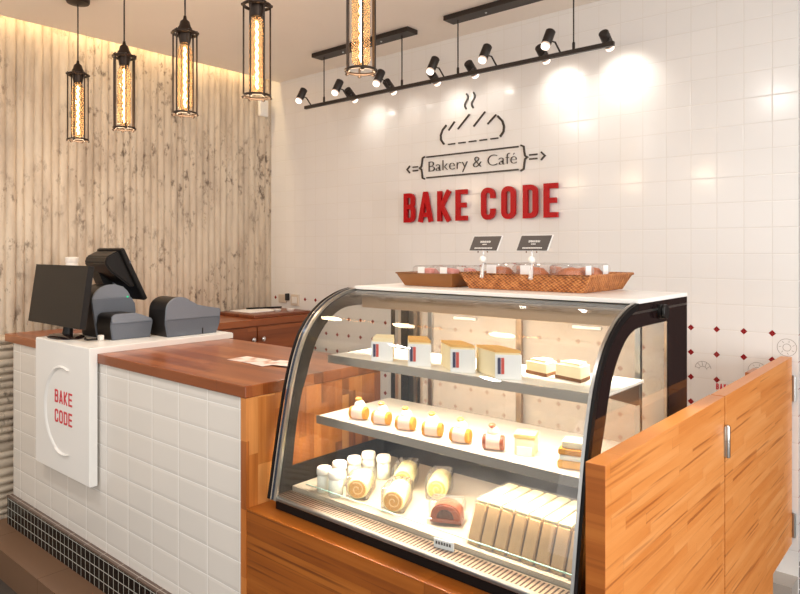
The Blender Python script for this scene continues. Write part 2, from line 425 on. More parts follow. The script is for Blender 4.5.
# ribbed left wall (vertical half-round ribs above counter height, horizontal ribs in the dado)
bm = nb()
pitch, n = .047, 14; ys = []; y = -1.2; i = 0
rnd = random.Random(4)
prof = []
while y < YB:
    p = pitch*rnd.uniform(.90, 1.10)
    dep = rnd.uniform(.010, .014); off = rnd.uniform(-.003, .003)
    for k in range(8):
        f = k/8; prof.append((y+f*p, XL-.018+off+dep*math.sin(PI*f)**.7))
    y += p
prof.append((YB, XL-.018))
zs = [FZ+k*(ZC+.16-FZ)/26 for k in range(27)]
rows = []
for z in zs:
    rows.append([bm.verts.new((x+.0022*math.sin(z*5+yy*31)+.0015*rnd.uniform(-1, 1), yy, z)) for yy, x in prof])
for a, b in zip(rows, rows[1:]):
    for k in range(len(prof)-1): bm.faces.new((a[k], a[k+1], b[k+1], b[k]))
o = struct('wall_left', bm, M['corrugated'], smooth=60)
bm = nb(); box(bm, -4.3, XL-.035, -1.3, YB+.1, FZ, ZC+.3); struct('trim_2', bm, M['corrugated'])
bm = nb()
poly = []; z = FZ
while z < .975:
    p = .042*rnd.uniform(.75, 1.25); dep = rnd.uniform(.012, .022)
    for k in range(7): poly.append((XL+.0+dep*math.sin(PI*k/7)**.7, z+p*k/7))
    z += p
poly.append((XL, .99))
poly = [(XL-.03, .99), (XL-.03, FZ)]+poly
prism(bm, poly, 'y', -1.0, 1.9); struct('trim_3', bm, M['corrugated_low'], smooth=50)
# cove light tube in the slot above the ribbed wall
bm = nb(); box(bm, XL+.02, XL+.085, -1.3, YB, ZC+.17, ZC+.19); struct('trim_4', bm, M['ceiling'])
bm = nb(); tube(bm, [(XL+.06, -1.0, ZC+.13), (XL+.06, YB-.02, ZC+.13)], .008, 8)
t = thing('cove_light', 'warm LED cove light glowing at the top of the ribbed beige wall', 'light', (XL+.06, 1, ZC+.13))
obj('led_tube', bm, M['cove_led'], t, smooth=60)

# printed line drawings on the lower wall tiles (part of the wall)
def ring_path(cx, cz, rx, rz, n=20, a0=0, a1=2*PI): return [(cx+rx*math.cos(a0+(a1-a0)*k/n), cz+rz*math.sin(a0+(a1-a0)*k/n)) for k in range(n+1)]
DY = YB-.0012
def drawing(paths, w=.0016, mat=None, name='tile_drawing'):
    bm = nb()
    for p in paths: strip(bm, p, w, 'y', DY, YB+.002)
    obj(name, bm, mat or M['drawing'], wall_back)
def donut(cx, cz, r=.036):
    P = [ring_path(cx, cz, r, r), ring_path(cx, cz, r*.42, r*.42, 12)]
    for k in range(7):
        a = 2*PI*k/7+.3; P.append([(cx+r*.6*math.cos(a), cz+r*.6*math.sin(a)), (cx+r*.82*math.cos(a+.1), cz+r*.82*math.sin(a+.1))])
    drawing(P)
def croissant(cx, cz, r=.034):
    P = [ring_path(cx, cz-.012, r, r, 14, .1, PI-.1), ring_path(cx, cz-.016, r*.5, r*.45, 10, .1, PI-.1)]
    for k in range(5):
        a = .35+k*.62; P.append([(cx+r*.5*math.cos(a), cz-.014+r*.46*math.sin(a)), (cx+r*math.cos(a+.12), cz-.012+r*math.sin(a+.12))])
    drawing(P)
for cx, cz, kind in ((-.923, .930, 'c'), (-.703, .935, 'd'), (-.592, 1.045, 'd'), (-1.36, .93, 'c'), (-1.58, 1.04, 'd'), (-1.80, .82, 'c'), (-2.02, .93, 'd'), (-1.14, .82, 'd')):
    (donut if kind == 'd' else croissant)(cx, cz)

# ------------------------------------------------------------------ lettering
def rr_path(x0, x1, z0, z1, r, sq_left=False):
    P = []
    for cx, cz, a0, corner in ((x1-r, z1-r, 0, 0), (x0+r, z1-r, 90, 1), (x0+r, z0+r, 180, 1), (x1-r, z0+r, 270, 0)):
        if sq_left and corner: P.append((x0, z1) if cz > (z0+z1)/2 else (x0, z0))
        else:
            for k in range(6): a = R(a0+k*18); P.append((cx+r*math.cos(a), cz+r*math.sin(a)))
    return P
def letter_strokes(ch, w, s):
    """centre lines in a cell w wide, 1 high, stroke s -> [(path, closed)]"""
    h = s/2; x0, x1, z0, z1 = h, w-h, h, 1-h; r = min(.15, (x1-x0)*.49)
    if ch == 'B': return [(rr_path(x0, x1, z0, .53, min(r, .12), True), True), (rr_path(x0, x1-.01, .53, z1, min(r, .12), True), True)]
    if ch == 'A': return [([(h*.9, 0), (w/2-.005, 1-.02)], False), ([(w-h*.9, 0), (w/2+.005, 1-.02)], False), ([(w*.26, .24), (w*.74, .24)], False), ([(w*.38, .94), (w*.62, .94)], False)]
    if ch == 'K': return [([(x0, 0), (x0, 1)], False), ([(x0, .36), (w-h, 1)], False), ([(x0+.07, .52), (w-h, 0)], False)]
    if ch == 'E': return [([(x0, 0), (x0, 1)], False), ([(x0, z0), (w, z0)], False), ([(x0, .5), (w*.9, .5)], False), ([(x0, z1), (w, z1)], False)]
    if ch == 'O': return [(rr_path(x0, x1, z0, z1, r), True)]
    if ch == 'D': return [(rr_path(x0, x1, z0, z1, r, True), True)]
    if ch == 'C':
        p = rr_path(x0, x1, z0, z1, r); return [([(x1, .66)]+p+[(x1, .34)], False)]
def letter(ch, x0, x1, z0, z1, y0, y1, mat, parent, s=.145, ratio=None, name='letter'):
    bm = nb(); H = z1-z0; w = (x1-x0)/H
    for q, (path, cl) in enumerate(letter_strokes(ch, w, s)):
        e = q*min(.0006, (y1-y0)*.06)
        strip(bm, [(x0+px*H, z0+pz*H) for px, pz in path], s*H, 'y', y0+e, y1-e, cl)
    return obj(name, bm, mat, parent)
sign = thing('shop_sign', 'large red raised letters spelling BAKE CODE on the white tiled wall', 'sign', (-2.16, YB, 1.618))
LU = [('B', -2.660, -2.576), ('A', -2.545, -2.440), ('K', -2.400, -2.304), ('E', -2.268, -2.190),
      ('C', -2.092, -2.004), ('O', -1.960, -1.874), ('D', -1.826, -1.740), ('E', -1.703, -1.624)]
for ch, a, b in LU: letter(ch, a, b, 1.618, 1.796, YB-.030, YB-.012, M['red'], sign, s=.155)
for lt, (ch, a, b) in zip([o for o in sign.children], LU):
    bm = nb(); tube(bm, [((a+.011), YB-.013, 1.70), ((a+.011), YB+.002, 1.70)], .004, 6); obj('standoff_pin', bm, M['red'], lt)

logo = thing('bread_emblem', 'dark line emblem of a steaming loaf above the bakery lettering', 'sign', (-2.18, YB, 2.06))
YA, YZ = YB-.008, YB+.002
def stroke(name, parent, path, w=.0085, mat='black_letter', yo=YA):
    bm = nb(); strip(bm, path, w, 'y', yo, YZ); return obj(name, bm, M[mat], parent)
for dx in (-.026, .022):
    stroke('steam_line', logo, [(-2.182+dx+.011*math.sin(k/10*2*PI), 2.346-.088*k/10) for k in range(11)], .0085)
stroke('bracket', logo, [(-2.350, 2.183), (-2.378, 2.158), (-2.392, 2.128), (-2.390, 2.100), (-2.367, 2.072)], .010)
stroke('bracket', logo, [(-1.998, 2.190), (-1.968, 2.160), (-1.957, 2.128), (-1.960, 2.100), (-1.982, 2.074)], .011)
for a, b in (((-2.334, 2.150), (-2.291, 2.196)), ((-2.268, 2.150), (-2.186, 2.225)), ((-2.158, 2.152), (-2.080, 2.225)), ((-2.064, 2.154), (-2.008, 2.199))):
    stroke('score_line', logo, [a, b], .008)
for k in range(5):
    x = -2.338+k*.0735; stroke('dash', logo, [(x, 2.068), (x+.050, 2.068)], .007)
cafe = thing('cafe_sign', 'dark raised Bakery & Café lettering between braces on the white wall', 'sign', (-2.18, YB, 1.88))
stroke('frame_line', cafe, [(-2.499, 2.008), (-1.866, 2.008)], .008); stroke('frame_line', cafe, [(-2.499, 1.884), (-1.866, 1.884)], .008)
stroke('brace', cafe, [(-2.512, 2.012), (-2.530, 2.005), (-2.534, 1.975), (-2.538, 1.955), (-2.552, 1.946), (-2.538, 1.937), (-2.534, 1.915), (-2.530, 1.885), (-2.512, 1.878)], .009)
stroke('brace', cafe, [(-1.853, 2.014), (-1.834, 2.006), (-1.830, 1.975), (-1.826, 1.955), (-1.812, 1.946), (-1.826, 1.937), (-1.830, 1.915), (-1.834, 1.885), (-1.853, 1.876)], .009)
for x0, x1, tip, s in ((-2.606, -2.566, -2.652, 1), (-1.800, -1.752, -1.708, -1)):
    for z in (1.956, 1.934): stroke('arrow_bar', cafe, [(x0, z), (x1, z)], .008)
    stroke('arrow_head', cafe, [(tip+s*.022, 1.966), (tip, 1.945), (tip+s*.022, 1.924)], .008)
def text_mesh(body, size):
    cu = bpy.data.curves.new('tmp_text', 'FONT'); cu.body = body; cu.size = size; cu.extrude = .003; cu.offset = -.0022
    ob = bpy.data.objects.new('tmp_text', cu); C.objects.link(ob)
    dg = bpy.context.evaluated_depsgraph_get(); dg.update()
    me = bpy.data.meshes.new_from_object(ob.evaluated_get(dg))
    bpy.data.objects.remove(ob); bpy.data.curves.remove(cu); return me
def text_letters(body, x0, x1, zbase, ywall, size, mat, parent, xscale_to=True, bold=.0):
    full = text_mesh(body, size); fx = [v.co.x for v in full.vertices]; lo, hi = min(fx), max(fx); k = (x1-x0)/(hi-lo)
    for i, ch in enumerate(body):
        if ch == ' ': continue
        pre = text_mesh(body[:i+1], size); one = text_mesh(ch, size)
        dx = max(v.co.x for v in pre.vertices)-max(v.co.x for v in one.vertices)
        bm = nb(); bm.from_mesh(one)
        for v in bm.verts:
            X, Y, Z = v.co
            v.co = (x0+(X+dx-lo)*k, ywall-.004-Z, zbase+Y)
        obj('letter', bm, mat, parent)
        bpy.data.meshes.remove(pre); bpy.data.meshes.remove(one)
text_letters('Bakery & Café', -2.482, -1.876, 1.918, YB, .092, M['black_letter'], cafe)
# small partly hidden printed words low on the wall
def small_words(parent, x, z, h, y0, y1, mat, word, s=.17, gap=.16, w=.42):
    for k, ch in enumerate(word): letter(ch, x+k*(w+gap)*h, x+k*(w+gap)*h+w*h, z, z+h, y0, y1, mat, parent, s=s, name='printed_letter')
small_words(wall_back, -.868, .834, .027, DY, YB+.002, M['red_print'], 'BAKE')

# ------------------------------------------------------------------ service counter
counter = thing('service_counter', 'white tiled service counter with brown butcher-block top', 'counter', (-2.8, 1.6, .037))
CT = 1.010
bm = nb(); box(bm, -3.778, -1.809, 1.315, 1.94, .037, .968); obj('tile_cladding', bm, M['counter_tile'], counter)
bm = nb(); box(bm, -3.872, -1.782, 1.305, 1.965, .970, CT, .003); obj('worktop', bm, M['wood_top'], counter)
bm = nb(); box(bm, -1.809, -1.782, 1.307, 1.95, .037, .970); obj('end_panel', bm, M['wood_post'], counter)
pl = nb(); box(pl, -3.79, -1.80, 1.290, 1.315, .037, .176); plinth = obj('plinth', pl, M['mosaic'], counter)
bm = nb(); box(bm, -3.79, -1.80, 1.287, 1.316, .176, .184); obj('plinth_ledge', bm, M['ledge'], plinth)

# white wrap-over panel with the pressed ring and red name
wrap = thing('white_wrap_panel', 'white solid slab folded over the tiled counter carrying red BAKE CODE lettering', 'panel', (-3.09, 1.275, .46))
PX0, PX1, PY = -3.376, -2.812, 1.271
bm = nb()
prism(bm, [(PY, .452), (PY, 1.037), (1.985, 1.037), (1.985, 1.0105), (PY+.033, 1.0105), (PY+.033, .452)], 'x', PX0, PX1)
es = [e for e in bm.edges if abs(e.verts[0].co.y-PY) < 1e-4 or abs(e.verts[0].co.z-1.037) < 1e-4]
bmesh.ops.bevel(bm, geom=es, offset=.003, segments=2, affect='EDGES')
obj('slab', bm, M['white_solid'], wrap)
bm = nb()   # crescent relief: thick on the left, dying out to the right
cx, cz, r0 = -3.085, .735, .2
N = 30; outer, inner = [], []
for k in range(N+1):
    a = R(68+224*k/N*1.0); wv = .034*max(0, math.sin(PI*k/N))**.8+.0005
    outer.append((cx+r0*math.cos(a), cz+r0*math.sin(a))); inner.append((cx+(r0-wv)*math.cos(a), cz+(r0-wv)*math.sin(a)))
va = [bm.verts.new((x, PY, z)) for x, z in outer]; vb = [bm.verts.new((x*.45+i_[0]*.55, PY-.009, z*.45+i_[1]*.55)) for (x, z), i_ in zip(outer, inner)]; vc = [bm.verts.new((x, PY, z)) for x, z in inner]
for k in range(N):
    bm.faces.new((va[k], va[k+1], vb[k+1], vb[k])); bm.faces.new((vb[k], vb[k+1], vc[k+1], vc[k])); bm.faces.new((vc[k], vc[k+1], va[k+1], va[k]))
obj('raised_crescent', bm, M['white_groove'], wrap, smooth=80)
for row, (z0, z1) in enumerate(((.768, .822), (.690, .744)) if False else ((.764, .822), (.676, .734))):
    for k, ch in enumerate(('BAKE', 'CODE')[row]):
        x = -3.157+k*.0475; letter(ch, x, x+.036, z0+.0, z1, PY-.0015, PY+.002, M['red_print'], wrap, s=.15)

# ------------------------------------------------------------------ display base, partition and gate
base = thing('display_base', 'amber wooden plinth carrying the curved glass pastry case', 'cabinet', (-1.2, 1.7, .037))
bm = nb(); box(bm, -1.781, -.615, 1.310, 1.328, .037, .615); obj('front_panel', bm, M['wood_base'], base)
bm = nb(); box(bm, -1.781, -.615, 1.328, 2.12, .575, .615); obj('top_board', bm, M['wood_base'], base)
for x in (-1.781, -.641):
    bm = nb(); box(bm, x, x+.026, 1.328, 2.12, .037, .575); obj('side_panel', bm, M['wood_base'], base)

XP0, XP1 = -.614, -.570
part = thing('wooden_partition', 'fixed orange butcher-block panel standing right of the glass case', 'panel', (-.59, 1.73, .037))
bm = nb(); box(bm, XP0, XP1, 1.304, 2.155, .037, CT, .0015); po = obj('panel', bm, M['wood_gate'], part)
bm = nb(); box(bm, XP0+.001, XP1-.001, 1.3025, 1.306, .037, CT-.001); obj('end_edge', bm, M['wood_gate_dark'], part)  # same block as the panel, its shade painted by the darker wood
gate = thing('wooden_gate', 'orange butcher-block swing gate with a notched lower corner by the back wall', 'gate', (-.59, 2.162, .037))
bm = nb(); prism(bm, [(2.163, .10), (2.163, CT), (3.13, CT), (3.13, .243), (2.79, .243), (2.79, .10)], 'x', XP0+.004, XP1); obj('leaf', bm, M['wood_gate'], gate)
def hinge(z0, z1, y, name='hinge'):
    bm = nb(); lathe(bm, [(.0, z0), (.008, z0), (.0085, z0+.003), (.0085, (z0+z1)/2-.001), (.0075, (z0+z1)/2), (.0085, (z0+z1)/2+.001), (.0085, z1-.004), (.006, z1), (0, z1)], (XP1+.007, y, 0), 14)
    h = obj(name, bm, M['steel'], gate, smooth=40)
    bm = nb(); box(bm, XP1-.001, XP1+.003, y-.012, y+.020, z0+.004, z1-.004); obj('hinge_plate', bm, M['steel'], h)
hinge(.828, .925, 2.158); hinge(.22, .317, 2.158)
for z0, z1 in ((.828, .932), (.268, .366)):
    bm = nb(); box(bm, XP0+.0, XP1+.004, 3.131, 3.1495, z0, z1); lathe(bm, [(.0, z0), (.007, z0), (.007, z1), (0, z1)], (XP1+.006, 3.136, 0), 12); obj('wall_bracket', bm, M['steel'], gate)
bm = nb(); box(bm, XP0-.040, XP0+.006, 2.74, 2.86, CT-.06, CT-.018, .002); obj('latch_block', bm, M['wood_gate_dark'], gate)

# ------------------------------------------------------------------ side cabinet along the ribbed wall
side = thing('side_cabinet', 'brown wooden drawer cabinet along the ribbed wall behind the counter', 'cabinet', (-3.7, 2.55, .037))
bm = nb(); box(bm, -3.93, -3.462, 1.985, YB-.122, .037, .968); obj('carcass', bm, M['wood_drawer'], side)
bm = nb(); box(bm, -3.94, -3.445, 1.985, YB-.002, .970, CT, .002); obj('worktop', bm, M['wood_side'], side)
for k, (ya, yb) in enumerate(((1.995, 2.30), (2.305, 2.61+.0), (2.62, 3.02))):
    bm = nb(); box(bm, -3.462, -3.445, ya, yb, .80, .962, .002); d = obj('drawer', bm, M['wood_drawer'], side)
    if k == 1:
        for yy in (2.575,):
            bm = nb(); lathe(bm, [(.006, 0), (.006, .012), (.014, .016), (.015, .024), (.008, .029), (0, .030)], (-3.446, yy, .885), 16, (1, 0, 0)); obj('knob', bm, M['chrome'], d, smooth=40)
    if k == 2:
        bm = nb(); lathe(bm, [(.006, 0), (.006, .012), (.014, .016), (.015, .024), (.008, .029), (0, .030)], (-3.446, 2.65, .885), 16, (1, 0, 0)); obj('knob', bm, M['chrome'], d, smooth=40)
    bm = nb(); box(bm, -3.462, -3.447, ya, yb, .06, .795, .002); obj('door', bm, M['wood_drawer'], side)
bm = nb(); box(bm, -3.90, -3.485, 2.62, 3.10, CT, CT+.022, .004)
tag(obj('serving_board', bm, M['board']), 'dark brown wooden serving board lying on the side cabinet', 'board')
bm = nb(); box(bm, -3.86, -3.63, 2.70, 2.95, CT+.0225, CT+.027); tag(obj('paper_sheet', bm, M['paper']), 'white paper sheet lying on the dark serving board', 'paper')
bm = nb(); tube(bm, [(-3.84, 2.82, CT+.033), (-3.74, 3.05, CT+.034)], .006, 8); tag(obj('black_pen', bm, M['black_plastic']), 'black pen resting across the paper on the serving board', 'pen')
for k, (x, y_) in enumerate(((-3.60, 2.90), (-3.56, 2.98))):
    bm = nb(); lathe(bm, [(.020, 0), (.028, .014), (.026, .015), (.018, .004), (0, .004)], (x, y_, CT+.0222), 18)
    tag(obj('white_dish', bm, M['white_plastic'], smooth=40), ('small white dish on the serving board, nearer the paper', 'small white dish on the serving board, nearer the back wall')[k], 'dish', 'small white dishes on the serving board')
# wall sockets
t = thing('wall_socket', 'white double wall socket above the serving board, next to the corner', 'socket', (-3.85, YB, 1.10))
bm = nb(); box(bm, -3.885, -3.800, YB-.012, YB, 1.065, 1.125, .003); obj('face_plate', bm, M['socket_plate'], t)
bm = nb(); box(bm, -3.790, -3.770, YB-.030, YB, 1.085, 1.135, .004); obj('black_plug', bm, M['socket_dark'], t)
t = thing('wall_switch', 'white square switch plate on the tiles right of the wall socket', 'switch', (-3.70, YB, 1.09))
bm = nb(); box(bm, -3.748, -3.660, YB-.012, YB, 1.050, 1.130, .003); f = obj('face_plate', bm, M['socket_plate'], t)
bm = nb(); box(bm, -3.730, -3.678, YB-.016, YB-.011, 1.066, 1.114, .002); obj('rocker', bm, M['white_plastic'], f)
t = thing('wall_sensor', 'small white sensor box high on the wall at the room corner', 'sensor', (-3.98, YB-.1, 2.55))
bm = nb(); box(bm, XL+.002, XL+.035, 3.012, 3.088, 2.428, 2.548, .006); obj('housing', bm, M['white_plastic'], t)
bm = nb(); box(bm, XL+.034, XL+.040, 3.03, 3.07, 2.445, 2.480, .002); obj('sensor_window', bm, M['white_groove'], t)

# leaflets on the counter
for k, (x, y_, a, lab) in enumerate(((-2.20, 1.63, .05, 'pinkish menu leaflet on the brown counter, nearest the left end of the fan'), (-2.10, 1.62, -.10, 'pinkish menu leaflet in the middle of the fan on the brown counter'), (-2.0, 1.66, .22, 'pinkish menu leaflet on the brown counter, nearest the glass case'))):
    bm = nb(); box(bm, -.075, .075, -.05, .05, 0, .0012)
    o = obj('menu_leaflet', bm, M['leaflet']); o.location = (x, y_, CT+.0005+k*.0016); o.rotation_euler = (0, 0, a)
    tag(o, lab, 'leaflet', 'menu leaflets on the counter')

# ------------------------------------------------------------------ till equipment on the white slab
SZ = 1.037
mon = thing('customer_monitor', 'black flat monitor facing the customer on the white slab', 'monitor', (-3.2, 1.43, SZ))
def quadslab(name, TL, TR, BL, BR, thick, mat, parent, inset=None, front=0):
    TL, TR, BL, BR = map(Vector, (TL, TR, BL, BR)); nrm = (TR-TL).cross(BL-TL).normalized()   # faces the viewer side
    bm = nb(); A = [bm.verts.new(p+nrm*front) for p in (TL, TR, BR, BL)]; B = [bm.verts.new(p-nrm*thick) for p in (TL, TR, BR, BL)]
    bm.faces.new(A); bm.faces.new(B[::-1])
    for i in range(4): bm.faces.new((A[i], B[i], B[(i+1) % 4], A[(i+1) % 4]))
    return obj(name, bm, mat, parent), nrm
# screen: left/right x, lower and upper edge lines
def mp(fx, fz):
    x = -3.565+fx*.574-fz*.004; y = 1.335+fz*.040; z = 1.095+fz*.280
    return Vector((x, y, z))
MX = dict(L=0, R=1)
quadslab('bezel', mp(0, 1), mp(1, 1), mp(0, 0), mp(1, 0), .028, M['black_plastic'], mon)
quadslab('screen', mp(.02, .965), mp(.98, .965), mp(.02, .06), mp(.98, .06), .004, M['screen'], mon, front=-.0+.0012)
bm = nb(); p = mp(.5, .03); box(bm, p.x-.016, p.x+.016, p.y-.003, p.y+.002, p.z-.003, p.z+.004); obj('badge', bm, M['steel'], mon)
bm = nb(); p = mp(.5, .25)
tube(bm, [(p.x, p.y+.035, p.z+.03), (p.x+.002, p.y+.042, p.z-.03), (p.x+.004, p.y+.030, SZ+.010)], [.016, .020, .024], 10); obj('neck', bm, M['black_plastic'], mon, smooth=50)
bm = nb(); lathe(bm, [(0, 0), (.105, 0), (.108, .004), (.095, .010), (.03, .016), (0, .016)], (0, 0, 0), 30)
for v in bm.verts: v.co = Vector((v.co.x*1.15-3.262, v.co.y*.66+1.362, v.co.z+SZ+.0005))
obj('stand_base', bm, M['black_gloss'], mon, smooth=40)

canister = thing('white_canister', 'white paper roll canister standing behind the black monitor', 'canister', (-3.80, 1.62, CT))
bm = nb(); lathe(bm, [(0, 0), (.031, 0), (.032, .004), (.032, .37), (.030, .375), (0, .376)], (-3.80, 1.62, CT+.0005), 24); obj('body', bm, M['white_plastic'], canister, smooth=40)
bm = nb(); lathe(bm, [(.034, .372), (.035, .376), (.035, .397), (.031, .401), (0, .402)], (-3.80, 1.62, CT), 24); obj('lid', bm, M['white_plastic'], canister, smooth=40)

def printer(name, label, x1, wid, prof, split, parent_kind='printer', foot=None):
    """receipt printer: grey shell profile in y,z; black back and cover"""
    y0 = min(p[0] for p in prof); y1 = max(p[0] for p in prof); z0 = min(p[1] for p in prof)
    t = thing(name, label, 'printer', ((x1-wid/2), (y0+y1)/2, z0), 0)
    # dark body and lid
    bm = nb(); prism(bm, [((y-y0)*.985+y0+.001, (z-z0)*.99+z0) for y, z in prof], 'x', x1-wid, x1-.012); obj('cover', bm, M['black_plastic'], t, smooth=35)
    # grey side cheek: lower tray and upper shell are separate mouldings
    def clip(lo, hi):
        P = []
        n = len(prof)
        for i in range(n):
            a, b = prof[i], prof[(i+1) % n]
            ins = lo-1e-9 <= a[1] <= hi+1e-9
            if ins: P.append(a)
            for L in (lo, hi):
                if (a[1]-L)*(b[1]-L) < -1e-12:
                    f = (L-a[1])/(b[1]-a[1]); P.append((a[0]+f*(b[0]-a[0]), L, f))
        # order along the outline
        return [(p[0], p[1]) for p in P]
    zt = max(p[1] for p in prof)
    for nm, lo, hi, m in (('lower_shell', z0, split, 'grey_plastic'), ('upper_shell', split, zt, 'grey_plastic_light')):
        bm = nb(); prism(bm, clip(lo, hi), 'x', x1-.014, x1-(.002 if nm == 'upper_shell' else 0)); 
        bmesh.ops.bevel(bm, geom=[e for e in bm.edges if all(v.co.x > x1-.003 for v in e.verts)], offset=.003, segments=2, affect='EDGES')
        obj(nm, bm, M[m], t, smooth=35)
    return t
def arc(cy, cz, ry, rz, a0, a1, n=10): return [(cy+ry*math.cos(R(a0+(a1-a0)*k/n)), cz+rz*math.sin(R(a0+(a1-a0)*k/n))) for k in range(n+1)]
prA = [(1.672, SZ), (1.660, 1.10), (1.664, 1.165)]+arc(1.735, 1.165, .071, .060, 180, 35, 10)+[(1.828, 1.180), (1.955, 1.158), (1.960, 1.148), (1.955, 1.085), (1.935, SZ)]
p1 = printer('receipt_printer', 'larger grey and black receipt printer alone at the right of the white slab', -2.88, .165, prA, 1.118)
bm = nb(); box(bm, -2.882, -2.8785, 1.852, 1.858, SZ+.001, 1.068); obj('seam', bm, M['black_plastic'], p1)
prB = [(1.452, SZ), (1.444, 1.10), (1.450, 1.138)]+arc(1.478, 1.134, .030, .022, 170, 90, 6)+[(1.56, 1.156), (1.59, 1.146), (1.640, 1.126), (1.646, 1.115), (1.632, SZ)]
printer('card_printer', 'low grey and black printer in front of the domed one on the white slab', -2.975, .15, prB, 1.112)
prC = [(1.455, SZ), (1.440, 1.13), (1.430, 1.205)]+arc(1.525, 1.205, .095, .080, 180, 8, 12)+[(1.640, 1.190), (1.645, 1.15), (1.630, SZ)]
p3 = printer('domed_printer', 'grey domed receipt printer with a green light beneath the tilted till screen', -3.135, .16, prC, 1.218)
bm = nb(); lathe(bm, [(.0045, 0), (.0045, .003), (0, .004)], (-3.137, 1.602, 1.222), 10, (1, 0, 0)); obj('status_light', bm, M['green_led'], p3)

pos = thing('till_screen', 'tilted black till terminal seen from behind above the printers', 'till', (-3.28, 1.72, SZ))
xa, xb = -3.405, -3.150
T, Bt = Vector((0, 1.592, 1.462)), Vector((0, 1.716, 1.207)); dr = (Bt-T).normalized(); nr = Vector((0, -dr.z, dr.y))   # normal of the glass, toward staff
if nr.y < 0: nr = -nr
def yz(v): return (v.y, v.z)
bm = nb(); prism(bm, [yz(T), yz(Bt), yz(Bt-nr*.022), yz(T-nr*.022)], 'x', xa, xb); bmesh.ops.bevel(bm, geom=bm.edges[:], offset=.004, segments=2, affect='EDGES'); obj('display', bm, M['black_plastic'], pos, smooth=40)
bm = nb(); prism(bm, [yz(T+dr*.012+nr*.001), yz(Bt-dr*.012+nr*.001), yz(Bt-dr*.012-nr*.006), yz(T+dr*.012-nr*.006)], 'x', xa+.012, xb-.012); obj('screen_glass', bm, M['screen'], pos)
q0, q1 = T-nr*.022+dr*.006, T-nr*.022+dr*.20
bm = nb(); prism(bm, [yz(q0), yz(q1), yz(q1-nr*.020), yz(T-nr*.105+dr*.075), yz(T-nr*.11+dr*.03), yz(T-nr*.085+dr*.006)], 'x', xa+.01, xb-.020)
bmesh.ops.bevel(bm, geom=bm.edges[:], offset=.006, segments=2, affect='EDGES'); obj('rear_housing', bm, M['black_plastic'], pos, smooth=40)
bm = nb(); prism(bm, [(1.530, 1.365), (1.640, 1.335), (1.745, SZ+.02), (1.665, SZ+.02)], 'x', -3.402, -3.312); sd = obj('stand', bm, M['black_plastic'], pos)
bm = nb(); prism(bm, [(1.585, 1.352), (1.645, 1.335), (1.748, SZ+.02), (1.70, SZ+.02)], 'x', -3.313, -3.300); obj('stand_cheek', bm, M['grey_plastic_light'], sd)
bm = nb(); box(bm, -3.41, -3.18, 1.68, 1.90, SZ+.0005, SZ+.022, .004); obj('foot', bm, M['black_plastic'], pos)
bm = nb(); box(bm, xb-.0005, xb+.0012, 1.62, 1.626, 1.385, 1.397); obj('side_button', bm, M['grey_plastic'], pos)
bm = nb()
tube(bm, [(-3.09, 1.66, SZ+.04), (-3.05, 1.70, SZ+.10), (-3.06, 1.72, SZ+.05), (-3.07, 1.76, SZ+.006), (-3.10, 1.83, SZ+.006), (-3.17, 1.83, SZ+.006)], .0045, 8)
tag(obj('printer_cable', bm, M['black_plastic'], smooth=60), 'black cable looping over the slab between the two front printers', 'cable')
bm = nb()
tube(bm, [(-3.12, 1.39, SZ+.006), (-3.09, 1.375, SZ+.006), (-3.05, 1.37, SZ+.006), (-3.04, 1.42, SZ+.006), (-3.10, 1.438, SZ+.006)], .0045, 8)
tag(obj('power_cable', bm, M['black_plastic'], smooth=60), 'black cable on the slab between monitor and domed printer', 'cable')
bm = nb(); box(bm, -3.030, -3.006, 1.405, 1.425, SZ+.0005, SZ+.026, .002); tag(obj('cable_plug', bm, M['white_plastic']), 'small white plug beside the black monitor', 'plug')

# ------------------------------------------------------------------ curved glass pastry case
case = thing('pastry_case', 'curved glass pastry display case lit from inside', 'display case', (-1.18, 1.7, .615))
CX0, CX1, ZT, YK = -1.715, -.655, 1.322, 2.09
prof = [(1.345, .655), (1.353, .70), (1.366, .775), (1.380, .854), (1.395, .93), (1.410, 1.0), (1.434, 1.085), (1.463, 1.157), (1.490, 1.198), (1.520, 1.231), (1.555, 1.258), (1.590, 1.278), (1.650, 1.301), (1.705, 1.312)]
def curve_offset(p, d):
    out = []
    for i in range(len(p)):
        a = Vector(p[max(i-1, 0)]); b = Vector(p[min(i+1, len(p)-1)]); t_ = (b-a).normalized(); nn = Vector((t_.y, -t_.x))
        out.append((p[i][0]+nn.x*d, p[i][1]+nn.y*d))
    return out
inn = lambda d: curve_offset(prof, d)
def sweep(bm, o, i, x0, x1): prism(bm, list(o)+list(i)[::-1], 'x', x0, x1)
def sheet(bm, pts, th, x0, x1):
    A = curve_offset(pts, 0); B = curve_offset(pts, th)
    V = [[bm.verts.new((x, y, z)) for y, z in P] for x in (x0, x1) for P in (A, B)]
    for k in range(len(pts)-1):
        bm.faces.new((V[0][k], V[0][k+1], V[2][k+1], V[2][k])); bm.faces.new((V[1][k], V[3][k], V[3][k+1], V[1][k+1]))
        bm.faces.new((V[0][k], V[1][k], V[1][k+1], V[0][k+1])); bm.faces.new((V[2][k], V[2][k+1], V[3][k+1], V[3][k]))
    for e in (0, -1): bm.faces.new((V[0][e], V[2][e], V[3][e], V[1][e]))
